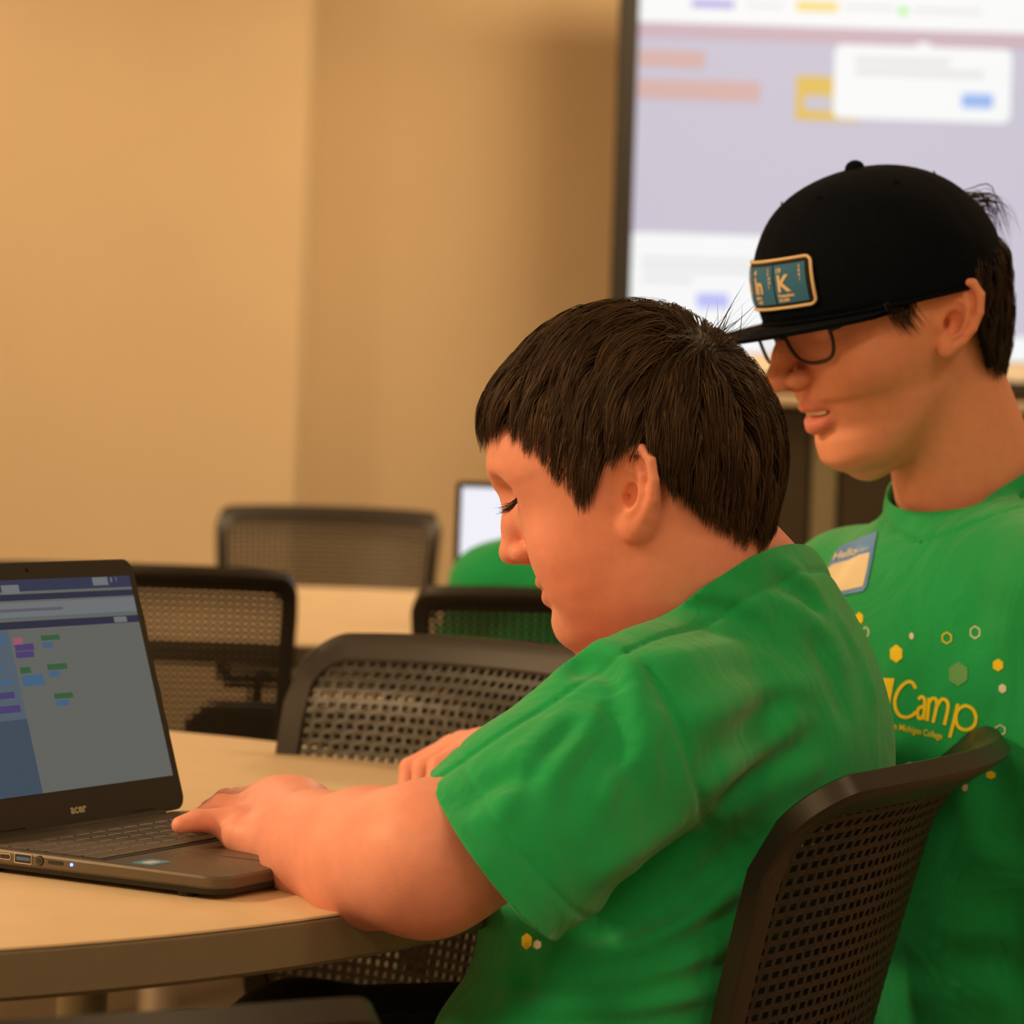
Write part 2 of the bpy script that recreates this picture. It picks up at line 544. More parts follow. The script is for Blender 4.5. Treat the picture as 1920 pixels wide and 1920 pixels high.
def chair_meshes():
    D = {}
    lo = sq_loop(1.0, 0.0, 1.0, 0.11, 0.085)
    MBf = MB(); rings = []
    for (u, v) in lo:
        iu = max(-0.845, min(0.845, u * 0.855)); iv = max(0.10, min(0.885, 0.5 + (v - 0.5) * 0.80))
        iu_ = u * 0.90; iv_ = 0.492 + (v - 0.5) * 0.88
        ring = []
        for t, off in ((0, -0.0075), (0, 0.006), (0.09, 0.0078), (0.5, 0.0065), (0.94, 0.005), (1, 0.0025), (1, -0.0025), (0.94, -0.006), (0.5, -0.008), (0.09, -0.0092)):
            a, b = u + (iu_ - u) * t, v + (iv_ - v) * t
            ring.append(back_surf(a, b) + back_n(a, b) * off)
        rings.append(ring)
    n = len(rings[0]); N = len(rings)
    vs = [p for r in rings for p in r]
    fs = [(i * n + k, i * n + (k + 1) % n, ((i + 1) % N) * n + (k + 1) % n, ((i + 1) % N) * n + k) for i in range(N) for k in range(n)]
    MBf.add(vs, fs)
    D['back_frame'] = MBf.mesh('back_frame')
    # perforated panel
    nc, nr = 36, 33
    V = []; Fq = []
    U0, U1, V0, V1 = -0.915, 0.915, 0.045, 0.940
    P = {}

    def pt(u, v, off):
        return back_surf(u, v) + back_n(u, v) * off
    idx = {}
    for j in range(nr + 1):
        for i in range(nc + 1):
            u = U0 + (U1 - U0) * i / nc; v = V0 + (V1 - V0) * j / nr
            for s, off in ((0, 0.0022), (1, -0.0022)):
                w = 0.0012 * (1 if (i + j) % 2 else -1)
                idx[(i, j, s)] = len(V); V.append(pt(u, v, off + w))
    du = (U1 - U0) / nc; dv = (V1 - V0) / nr
    for j in range(nr):
        for i in range(nc):
            u = U0 + du * (i + .5); v = V0 + dv * (j + .5)
            if (abs(u) > 0.86 and (v < 0.09 or v > 0.90)):
                for s in (0, 1):
                    q = [idx[(i, j, s)], idx[(i + 1, j, s)], idx[(i + 1, j + 1, s)], idx[(i, j + 1, s)]]
                    Fq.append(tuple(q if s == 0 else q[::-1]))
                continue
            h = {}
            for s, off in ((0, 0.0022), (1, -0.0022)):
                k = []
                for (a, b) in ((-1, -1), (1, -1), (1, 1), (-1, 1)):
                    k.append(len(V)); V.append(pt(u + a * du * 0.30, v + b * dv * 0.26, off))
                h[s] = k
                o = [idx[(i, j, s)], idx[(i + 1, j, s)], idx[(i + 1, j + 1, s)], idx[(i, j + 1, s)]]
                for e in range(4):
                    q = (o[e], o[(e + 1) % 4], k[(e + 1) % 4], k[e])
                    Fq.append(q if s == 0 else q[::-1])
            for e in range(4):
                Fq.append((h[0][e], h[0][(e + 1) % 4], h[1][(e + 1) % 4], h[1][e]))
    D['mesh_panel'] = MB().add(V, Fq).mesh('mesh_panel')
    # seat cushion
    prof = sq_loop(0.235, -0.235, 0.215, 0.09, 0.09, 8)
    mb = MB(); rr = []
    for sc, z in ((0.90, 0.415), (0.98, 0.42), (1.0, 0.435), (1.0, 0.452), (0.97, 0.465), (0.88, 0.470), (0.5, 0.467), (0.02, 0.465)):
        rr.append([(x * sc, y * sc, z - 0.02 * max(0, -y - .15) / .1 * 1.0) for x, y in prof])
    n = len(prof)
    vs = [p for r in rr for p in r]
    fs = [(i * n + k, i * n + (k + 1) % n, (i + 1) * n + (k + 1) % n, (i + 1) * n + k) for i in range(len(rr) - 1) for k in range(n)]
    fs += [tuple(range(n - 1, -1, -1)), tuple((len(rr) - 1) * n + k for k in range(n))]
    mb.add(vs, fs)
    D['seat'] = mb.mesh('seat')
    D['seat_shell'] = MB().box((0, 0, 0.398), (0.36, 0.34, 0.03), bev=0.012).mesh('seat_shell')
    for s, nm in ((-1, 'la'), (1, 'lb')):
        mb = MB()
        mb.tube(crom([(s * 0.11, 0.05, 0.395), (s * 0.13, 0.20, 0.40), (s * 0.14, 0.250, 0.44), (s * 0.13, 0.225, 0.50), (s * 0.12, 0.205, 0.525)], 5),
                [0.014] * 21, 10)
        D['support_' + nm] = mb.mesh('back_support')
    D['column'] = MB().lathe([(0.03, 0.09), (0.03, 0.22), (0.018, 0.225), (0.018, 0.39), (0.04, 0.395)], n=16).mesh('gas_column')
    mb = MB().tube([(0, 0.0, 0.10), (0, 0.15, 0.095), (0, 0.27, 0.075)], [0.026, 0.02, 0.014], 10)
    D['arm'] = mb.mesh('base_arm')
    mb = MB()
    for dx in (-0.014, 0.014):
        bmv = []
        prof_ = [(0.003, -0.009), (0.024, -0.009), (0.028, -0.005), (0.028, 0.005), (0.024, 0.009), (0.003, 0.009)]
        for r, z in prof_:
            for k in range(16):
                a = 2 * PI * k / 16
                bmv.append((dx + z, 0.27 + r * math.cos(a), 0.028 + r * math.sin(a)))
        ff = [(i * 16 + k, i * 16 + (k + 1) % 16, (i + 1) * 16 + (k + 1) % 16, (i + 1) * 16 + k) for i in range(5) for k in range(16)]
        mb.add(bmv, ff)
    mb.tube([(0, 0.27, 0.02), (0, 0.27, 0.085)], 0.006, 8)
    D['caster'] = mb.mesh('caster')
    return D


CH = chair_meshes()
for k_, m_ in CH.items():
    mat_ = {'seat': M_SEAT, 'column': M_STEEL, 'arm': M_STEEL, 'support_la': M_CHAIR}.get(k_, M_CHAIR)
    m_.materials.append(mat_)
    m_.polygons.foreach_set('use_smooth', [True] * len(m_.polygons))
    if k_ not in ('seat',):
        m_.set_sharp_from_angle(angle=math.radians(38))


def chair(c, rz, label, lower=0.0, scale=1.0):
    e = empty('mesh_back_chair', (c[0], c[1], 0), rz, label, 'chair', 'mesh-back swivel chairs')
    e.scale = (scale,) * 3

    def ob(name, me, p, dz=0.0, r=0.0):
        o = bpy.data.objects.new(name, me); COL.objects.link(o); o.parent = p
        o.location = (0, 0, dz); o.rotation_euler = (0, 0, r)
        return o
    bf = ob('back_frame', CH['back_frame'], e, -lower)
    pn = ob('mesh_panel', CH['mesh_panel'], e, -lower)
    ob('seat', CH['seat'], e, -lower); ob('seat_shell', CH['seat_shell'], e, -lower)
    ob('back_support', CH['support_la'], e, -lower); ob('back_support', CH['support_lb'], e, -lower)
    ob('gas_column', CH['column'], e, -min(lower, 0.02))
    for k in range(5):
        a = ob('base_arm', CH['arm'], e, 0, k * 2 * PI / 5 + 0.3)
        ob('caster', CH['caster'], a)
    return e


def chair_by_top(topc, face, label, lower=0.0, scale=1.0):
    """place a chair by the middle of its top rail (x,y) and the direction it faces"""
    f = Vector(face).normalized()
    back = 0.318 * scale
    c = (topc[0] + f.x * back, topc[1] + f.y * back)
    rz = math.atan2(f.x, -f.y)
    return chair(c, rz, label, lower, scale)


chair_by_top((0.350, 2.07), (-0.93, 0.37), 'dark mesh-back chair the boy without cap sits on', 0.022)
chair_by_top((0.02, 2.70), (-0.70, -0.70), 'brown mesh-back chair facing us behind the near table', 0.0)
chair_by_top((-0.535, 4.08), (0.05, 1.0), 'black mesh-back chair seen from behind right of the laptop', 0.0)
chair_by_top((0.10, 3.76), (-0.05, 1.0), 'black mesh-back chair of the green-shirted person in the background', 0.0)
chair_by_top((-0.385, 6.15), (0.0, -1.0), 'blurred brown mesh-back chair farthest away by the wall', 0.0, 1.05)
chair_by_top((-0.245, 1.33), (-0.34, 0.94), 'low brown chair back blurred at the bottom left edge', 0.092)

# ------------------------------------------------------------------ near laptop
LF = np.array((-0.1805, 1.8645)); LD = np.array((0.866, -0.500)); LW = np.array((0.500, 0.866))
LWID, LDEP = 0.256, 0.222
LR = LF - LD * LDEP
lap_o = LR + LW * LWID / 2
# local frame: x along width (from the user's left to right), y towards the screen, z up ; origin at hinge middle
lap = empty('laptop', (lap_o[0], lap_o[1], 0.74), math.atan2(LW[1], LW[0]),
            'open dark grey laptop with coding blocks on its screen on the table', 'laptop')
M_LAP = pm('laptop_shell', (0.085, 0.078, 0.066), 0.42, 0.05, 120, 0.05, 900, metal=0.25)
M_LAPD = pm('laptop_dark', (0.015, 0.015, 0.0145), 0.65, 0.05, 120)
M_DECK = pm('laptop_deck', (0.12, 0.10, 0.078), 0.38, 0.05, 150, metal=0.3)
M_KEY = pm('laptop_key', (0.10, 0.08, 0.062), 0.45, 0.05, 150)
M_USB = pm('usb_tongue', (0.06, 0.14, 0.42), 0.4)
M_LOGO = pm('logo_silver', (0.55, 0.53, 0.45), 0.35, metal=0.6)
M_LED = pm('led_blue', (0.05, 0.1, 0.6), 0.4, emit=(0.08, 0.16, 1.0, 6.0))
ZT = 0.0175
outl = rrect(-LWID / 2, -LDEP, LWID / 2, 0.0, 0.016, 6)


def slab(sections, outline):
    mb = MB(); n = len(outline)
    vs = []
    for inset, z, rise in sections:
        for x, y in outline:
            sx = (LWID / 2 - inset) / (LWID / 2); cy_ = -LDEP / 2
            sy = (LDEP / 2 - inset) / (LDEP / 2)
            t = -y / LDEP                     # 0 at the hinge, 1 at the front
            vs.append((x * sx, cy_ + (y - cy_) * sy, z + rise * t))
    fs = [(i * n + k, i * n + (k + 1) % n, (i + 1) * n + (k + 1) % n, (i + 1) * n + k) for i in range(len(sections) - 1) for k in range(n)]
    fs += [tuple(range(n - 1, -1, -1)), tuple((len(sections) - 1) * n + k for k in range(n))]
    return mb.add(vs, fs)


base_l = slab([(0.012, 0.0025, 0.0), (0.004, 0.0035, 0.0), (0.0015, 0.007, 0.001)], outl).build('base_bottom', M_LAPD, lap, angle=35)
base_u = slab([(0.0012, 0.007, 0.001), (0.0, 0.0085, 0.001), (0.0, ZT - 0.002, -0.001), (0.0012, ZT - 0.0004, -0.001), (0.003, ZT, -0.001)], outl).build('base_deck', M_DECK, lap, angle=35)
for fx, fy in ((-0.115, -0.02), (0.115, -0.02), (-0.115, -0.185), (0.115, -0.185)):
    MB().lathe([(0.006, 0.0), (0.007, 0.0005), (0.007, 0.003)], (fx, fy, 0), 12).build('rubber_foot', M_LAPD, lap)


def ztop(y):
    return ZT + (-0.001) * (-y / LDEP)


# keyboard well + keys (each key its own part)
KX0, KX1, KY0, KY1 = -0.119, 0.119, -0.118, -0.026
MB().prism(rrect(KX0 - .002, KY0 - .002, KX1 + .002, KY1 + .002, .003, 3), ZT - 0.0012, ZT - 0.0002).build('keyboard_well', M_LAPD, base_u)
rows = [[1] * 13, [1] * 12 + [1.3], [1.4] + [1] * 11 + [1.2], [1.6] + [1] * 10 + [1.6], [2.0] + [1] * 9 + [2.2], [1.2, 1, 1, 5, 1, 1, 1, 1, 1]]
rh = [0.010] + [0.0158] * 5
gap = 0.0018
ytop = KY1
keymesh = {}
for r, row in enumerate(rows):
    tot = sum(row); sc_ = (KX1 - KX0) / tot
    x = KX0
    for wu in row:
        w = wu * sc_ - gap; h = rh[r] - gap
        kk = (round(w, 5), round(h, 5))
        if kk not in keymesh:
            mb = MB(); n_ = 4
            v_ = [(-w / 2, -h / 2, 0), (w / 2, -h / 2, 0), (w / 2, h / 2, 0), (-w / 2, h / 2, 0)]
            b_ = 0.0007
            v_ += [(-w / 2, -h / 2, .0008), (w / 2, -h / 2, .0008), (w / 2, h / 2, .0008), (-w / 2, h / 2, .0008)]
            v_ += [(-w / 2 + b_, -h / 2 + b_, .0013), (w / 2 - b_, -h / 2 + b_, .0013), (w / 2 - b_, h / 2 - b_, .0013), (-w / 2 + b_, h / 2 - b_, .0013)]
            mb.add(v_, [(3, 2, 1, 0), (8, 9, 10, 11)] + [(a + i, a + (i + 1) % 4, a + 4 + (i + 1) % 4, a + 4 + i) for a in (0, 4) for i in range(4)])
            keymesh[kk] = mb.mesh('key'); keymesh[kk].materials.append(M_KEY)
        o = bpy.data.objects.new('key', keymesh[kk]); COL.objects.link(o); o.parent = base_u
        yc = ytop - rh[r] / 2
        o.location = (x + wu * sc_ / 2, yc, ZT - 0.0004)
        x += wu * sc_
    ytop -= rh[r]
# touchpad, sticker, hinge
tp = MB().prism(rrect(-0.05, -0.208, 0.05, -0.132, .003, 3), ZT - 0.001, ZT - 0.0003).build('touchpad', M_DECK, base_u)
M_STK = pm('sticker_blue', (0.10, 0.30, 0.50), 0.3)
M_STK2 = pm('sticker_white', (0.6, 0.65, 0.68), 0.3)
MB().prism(rrect(-0.116, -0.156, -0.094, -0.138, .002, 3), ZT - 0.0012, ZT - 0.0004).build('sticker', M_STK, base_u)
MB().prism(rrect(-0.112, -0.152, -0.101, -0.144, .001, 3), ZT - 0.0012, ZT - 0.0002).build('sticker_print', M_STK2, base_u)
# ports on the left flank (x = -LWID/2), measured from the hinge
xs = -LWID / 2
pz = 0.0128


def port(name, y, w, h, mat, depth=0.0008, r=0.001):
    poly = rrect(-w / 2, -h / 2, w / 2, h / 2, r, 4)
    n = len(poly)
    vs = [(xs - depth, y + p[0], pz + p[1]) for p in poly] + [(xs + 0.002, y + p[0], pz + p[1]) for p in poly]
    fs = [tuple(range(n)), tuple(range(2 * n - 1, n - 1, -1))] + [(i, n + i, n + (i + 1) % n, (i + 1) % n) for i in range(n)]
    return MB().add(vs, fs).build(name, mat, base_u)


YP = lambda px: -((px + 76) / 500.0) * LDEP
port('port_rim', YP(16), 0.0102, 0.0042, M_STEEL, 0.0005, 0.002)
port('usb_c_port', YP(16), 0.0088, 0.0030, M_LAPD, 0.0007, 0.0014)
port('port_rim', YP(51), 0.0150, 0.0070, M_STEEL, 0.0005, 0.0006)
port('usb_port', YP(51), 0.0136, 0.0056, M_LAPD, 0.0007, 0.0004)
port('usb_tongue', YP(52), 0.0116, 0.0022, M_USB, 0.0009, 0.0003)
port('port_rim', YP(83), 0.0068, 0.0068, M_LAPD, 0.0005, 0.0033)
port('audio_ring', YP(83), 0.0056, 0.0056, M_LAP, 0.0008, 0.0027)
port('audio_jack', YP(83), 0.0036, 0.0036, M_LAPD, 0.0010, 0.0017)
port('card_slot', YP(114), 0.0125, 0.0022, M_LAPD, 0.0006, 0.0008)
port('power_led', YP(145), 0.0022, 0.0022, M_LED, 0.0007, 0.001)

# lid
LT = math.radians(17.5)
LL = 0.197
lidM = Matrix.Translation((0, -0.004, ZT + 0.001)) @ Matrix.Rotation(PI / 2 - (-LT) - 0, 4, 'X') if False else \
    Matrix.Translation((0, -0.003, ZT + 0.001)) @ Matrix.Rotation(PI / 2 + -LT, 4, 'X')
# lid local: x width, y up along the lid, z out of the display towards the user
lidM = Matrix.Translation((0, -0.003, ZT + 0.001)) @ Matrix(((1, 0, 0, 0), (0, math.sin(LT), -math.cos(LT), 0), (0, math.cos(LT), math.sin(LT), 0), (0, 0, 0, 1)))
lid = MB().prism(rrect(-LWID / 2, 0.0, LWID / 2, LL, 0.011, 6), -0.0055, 0.0).build('lid', M_LAP, lap, M=lidM)
bz = MB().prism(rrect(-LWID / 2 + .0012, 0.001, LWID / 2 - .0012, LL - .0012, 0.010, 6), -0.0002, 0.0011).build('bezel', M_LAPD, lid)
hb = MB().tube([(-0.1, -0.002, -0.002), (0.1, -0.002, -0.002)], 0.0045, 12).build('hinge', M_LAPD, lid, smooth=True)
DX0, DX1, DY0, DY1 = -LWID / 2 + 0.0085, LWID / 2 - 0.0085, 0.026, LL - 0.0135


def lid_rect(name, u0, v0, u1, v1, mat, off, r=0.0004):
    x0 = DX0 + (DX1 - DX0) * u0; x1 = DX0 + (DX1 - DX0) * u1
    y1 = DY1 - (DY1 - DY0) * v0; y0 = DY1 - (DY1 - DY0) * v1
    poly = rrect(x0, y0, x1, y1, r, 2); n = len(poly)
    return MB().add([(p[0], p[1], 0.0012 + off) for p in poly], [tuple(range(n))]).build(name, mat, lid)


def lap_uv(px, py):
    """display coordinates of a picture point (used once to lay out the screen content)"""
    Mw = Matrix.Translation((lap_o[0], lap_o[1], 0.74)) @ Matrix.Rotation(math.atan2(LW[1], LW[0]), 4, 'Z') @ lidM
    n = (Mw.to_3x3() @ Vector((0, 0, 1))); o = Mw @ Vector((0, 0, 0.0012))
    d = _fw + (px - 960) / FPX * CAM_R - (py - 960) / FPX * CAM_U
    c = Vector((0, 0, CAM_H))
    t = (o - c).dot(n) / d.dot(n)
    q = Mw.inverted() @ (c + d * t)
    return (q.x - DX0) / (DX1 - DX0), (DY1 - q.y) / (DY1 - DY0)
# ================================================================== implicit-surface modelling for bodies and cloth
F32 = np.float32


def smin(a, b, k):
    h = np.maximum(k - np.abs(a - b), 0.0) / k
    return np.minimum(a, b) - h * h * k * 0.25


def smax(a, b, k):
    return -smin(-a, -b, k)


def cone(p, a, b, ra, rb):
    a = np.asarray(a, F32); b = np.asarray(b, F32)
    ba = b - a
    L = float(ba @ ba) + 1e-12
    pa = p - a
    t = np.clip((pa @ ba) / L, 0, 1)
    d = pa - t[:, None] * ba
    return np.sqrt((d * d).sum(1)) - (ra + (rb - ra) * t)


def chain(p, pts, rs, k=0.0):
    d = None
    for i in range(len(pts) - 1):
        c = cone(p, pts[i], pts[i + 1], rs[i], rs[i + 1])
        d = c if d is None else (np.minimum(d, c) if k <= 0 else smin(d, c, k))
    return d


def ell(p, c, r, R=None):
    q = p - np.asarray(c, F32)
    if R is not None:
        q = q @ np.asarray(R, F32)          # columns of R are the axes
    r = np.asarray(r, F32)
    k0 = np.sqrt(((q / r) ** 2).sum(1)); k1 = np.sqrt(((q / (r * r)) ** 2).sum(1)) + 1e-9
    return k0 * (k0 - 1.0) / k1


def axes(fwd, up):
    f = np.asarray(fwd, float); f = f / np.linalg.norm(f)
    u = np.asarray(up, float); u = u - f * (u @ f); u = u / np.linalg.norm(u)
    l = np.cross(u, f)
    return np.stack([f, l, u], 1)


def surface_nets(f, lo, hi, h, B=8, slack=1.0, newton=1):
    lo = np.asarray(lo, float)
    n = np.ceil((np.asarray(hi) - lo) / h / B).astype(int)
    N = n * B
    bc = np.stack(np.meshgrid(*[np.arange(m) for m in n], indexing='ij'), -1).reshape(-1, 3)
    cen = (lo + (bc * B + (B - 1) / 2.0) * h).astype(F32)
    fc = np.concatenate([f(cen[i:i + 300000]) for i in range(0, len(cen), 300000)])
    act = np.abs(fc) < B * h * 0.87 * 1.25 * slack + 2 * h
    vals = np.repeat(np.repeat(np.repeat(np.where(fc > 0, 1.0, -1.0).astype(F32).reshape(n), B, 0), B, 1), B, 2)
    off = np.stack(np.meshgrid(*[np.arange(B)] * 3, indexing='ij'), -1).reshape(-1, 3)
    ab = bc[act]
    CH_ = max(1, 300000 // (B ** 3))
    for i in range(0, len(ab), CH_):
        ii = (ab[i:i + CH_, None, :] * B + off[None]).reshape(-1, 3)
        vals[ii[:, 0], ii[:, 1], ii[:, 2]] = f((lo + ii * h).astype(F32))
    c8 = [(0, 0, 0), (1, 0, 0), (0, 1, 0), (1, 1, 0), (0, 0, 1), (1, 0, 1), (0, 1, 1), (1, 1, 1)]
    S = (int(N[1] * N[2]), int(N[2]), 1)
    flat = vals.ravel()
    idx_l, cv_l = [], []
    CH2 = max(1, 1500000 // (B ** 3))
    for i in range(0, len(ab), CH2):
        ii = (ab[i:i + CH2, None, :] * B + off[None]).reshape(-1, 3)
        ii = ii[(ii < N - 1).all(1)]
        l0 = ii[:, 0] * S[0] + ii[:, 1] * S[1] + ii[:, 2]
        anyi = None
        for o in c8:
            m = flat[l0 + (o[0] * S[0] + o[1] * S[1] + o[2])] < 0
            if anyi is None:
                anyi = m.copy(); alli = m.copy()
            else:
                anyi |= m; alli &= m
        kk = anyi & ~alli
        ii = ii[kk]; l0 = l0[kk]
        idx_l.append(ii)
        cv_l.append(np.stack([flat[l0 + (o[0] * S[0] + o[1] * S[1] + o[2])] for o in c8], 1))
    idx = np.concatenate(idx_l); cv = np.concatenate(cv_l)
    edges = [(0, 1), (2, 3), (4, 5), (6, 7), (0, 2), (1, 3), (4, 6), (5, 7), (0, 4), (1, 5), (2, 6), (3, 7)]
    c8a = np.array(c8, float)
    acc = np.zeros((len(idx), 3)); cnt = np.zeros(len(idx))
    for a, b in edges:
        va, vb = cv[:, a], cv[:, b]
        m = (va < 0) != (vb < 0)
        t = np.where(m, va / np.where(m, va - vb, 1), 0)
        p = c8a[a] + t[:, None] * (c8a[b] - c8a[a])
        acc += np.where(m[:, None], p, 0); cnt += m
    V = lo + (idx + acc / cnt[:, None]) * h
    lin = idx[:, 0] * S[0] + idx[:, 1] * S[1] + idx[:, 2]
    order = np.argsort(lin); ls = lin[order]
    find = lambda q: order[np.minimum(np.searchsorted(ls, q), len(ls) - 1)]
    Q = []
    for ax in range(3):
        o1, o2 = [(1, 2), (2, 0), (0, 1)][ax]
        tgt = {0: 1, 1: 2, 2: 4}[ax]
        m = ((cv[:, 0] < 0) != (cv[:, tgt] < 0)) & (idx[:, o1] > 0) & (idx[:, o2] > 0)
        L = lin[m]
        flip = cv[m, 0] < 0
        q = np.stack([find(L), find(L - S[o1]), find(L - S[o1] - S[o2]), find(L - S[o2])], 1)
        q[~flip] = q[~flip][:, ::-1]
        Q.append(q)
    Q = np.concatenate(Q)
    for _ in range(newton):
        P = V.astype(F32)
        e = F32(h * 0.4)
        v0 = np.concatenate([f(P[i:i + 300000]) for i in range(0, len(P), 300000)])
        g = np.zeros_like(V)
        for a in range(3):
            d = np.zeros(3, F32); d[a] = e
            g[:, a] = (np.concatenate([f(P[i:i + 300000] + d) for i in range(0, len(P), 300000)])
                       - np.concatenate([f(P[i:i + 300000] - d) for i in range(0, len(P), 300000)])) / (2 * e)
        gg = (g * g).sum(1) + 1e-6
        st = (v0 / gg)[:, None] * g
        ln = np.linalg.norm(st, axis=1, keepdims=True)
        st *= np.minimum(1.0, h * 0.7 / (ln + 1e-9))
        V = V - st
    return V, Q


def np_mesh(name, V, Q, mat=None, smooth=True):
    me = bpy.data.meshes.new(name)
    V = np.asarray(V, F32); Q = np.asarray(Q, np.int32)
    k = Q.shape[1]
    me.vertices.add(len(V)); me.vertices.foreach_set('co', V.ravel())
    me.loops.add(len(Q) * k); me.loops.foreach_set('vertex_index', Q.ravel())
    me.polygons.add(len(Q)); me.polygons.foreach_set('loop_start', np.arange(0, len(Q) * k, k, dtype=np.int32))
    try:
        me.polygons.foreach_set('loop_total', np.full(len(Q), k, np.int32))
    except Exception:
        pass
    me.update(calc_edges=True)
    me.validate()
    if smooth:
        me.polygons.foreach_set('use_smooth', [True] * len(me.polygons))
    if mat is not None:
        me.materials.append(mat)
    return me


def set_col(me, name, C):
    ca = me.color_attributes.new(name, 'FLOAT_COLOR', 'POINT')
    C = np.concatenate([np.asarray(C, F32), np.ones((len(C), 1), F32)], 1)
    ca.data.foreach_set('color', C.ravel())


def cut_mesh(V, Q, g, h=None):
    """clip a mesh with the field g (keeps g<0); returns triangles with a clean rim"""
    T = Q if Q.shape[1] == 3 else np.concatenate([Q[:, [0, 1, 2]], Q[:, [0, 2, 3]]])
    gv = np.asarray(g(V.astype(F32)), float)
    ins = gv < 0
    n = ins[T].sum(1)
    keep = T[n == 3]
    new_v = []; cache_n = len(V)
    out = [keep]
    E = {}

    def cut_pts(a, b):
        key = np.minimum(a, b).astype(np.int64) * (len(V) + 1) + np.maximum(a, b)
        return key
    parts = []
    for cnt in (1, 2):
        S = T[n == cnt]
        if not len(S):
            continue
        m = ins[S] if cnt == 1 else ~ins[S]
        r = m.argmax(1)
        idx = (r[:, None] + np.arange(3)[None]) % 3
        S = np.take_along_axis(S, idx, 1)             # odd one out comes first
        parts.append((cnt, S))
    if parts:
        keys = np.concatenate([np.concatenate([cut_pts(S[:, 0], S[:, 1]), cut_pts(S[:, 0], S[:, 2])]) for _, S in parts])
        uk = np.unique(keys)
        lo_ = uk // (len(V) + 1); hi_ = uk % (len(V) + 1)
        t = gv[lo_] / (gv[lo_] - gv[hi_])
        t = np.clip(t, 0.02, 0.98)
        NV = V[lo_] + (V[hi_] - V[lo_]) * t[:, None]
        base_ = len(V)
        find = lambda a_, b_: base_ + np.searchsorted(uk, cut_pts(a_, b_))
        for cnt, S in parts:
            p = find(S[:, 0], S[:, 1]); q = find(S[:, 0], S[:, 2])
            if cnt == 1:
                out.append(np.stack([S[:, 0], p, q], 1))
            else:
                out.append(np.stack([p, S[:, 1], S[:, 2]], 1)); out.append(np.stack([p, S[:, 2], q], 1))
        V = np.concatenate([V, NV])
    T = np.concatenate(out)
    used = np.zeros(len(V), bool); used[T.ravel()] = True
    rm = np.cumsum(used) - 1
    return V[used], rm[T]


def to_tris(Q):
    return Q if Q.shape[1] == 3 else np.concatenate([Q[:, [0, 1, 2]], Q[:, [0, 2, 3]]])


def seg_ridge(p, path, w):
    """exp(-(dist/w)^2) to a polyline, faded towards both ends"""
    path = np.asarray(path, F32)
    out = np.zeros(len(p), F32)
    m = ((p > path.min(0) - 2.6 * w) & (p < path.max(0) + 2.6 * w)).all(1)
    if not m.any():
        return out
    pp = p[m]
    best = None
    n = len(path) - 1
    for i in range(n):
        ba = path[i + 1] - path[i]
        pa = pp - path[i]
        t = np.clip((pa @ ba) / (float(ba @ ba) + 1e-12), 0, 1)
        d = pa - t[:, None] * ba
        dd = (d * d).sum(1)
        s = (i + t) / n
        fade = np.clip(np.minimum(s, 1 - s) * 5 + 0.25, 0, 1)
        r = np.exp(-dd / (w * w)) * fade
        best = r if best is None else np.maximum(best, r)
    out[m] = best
    return out


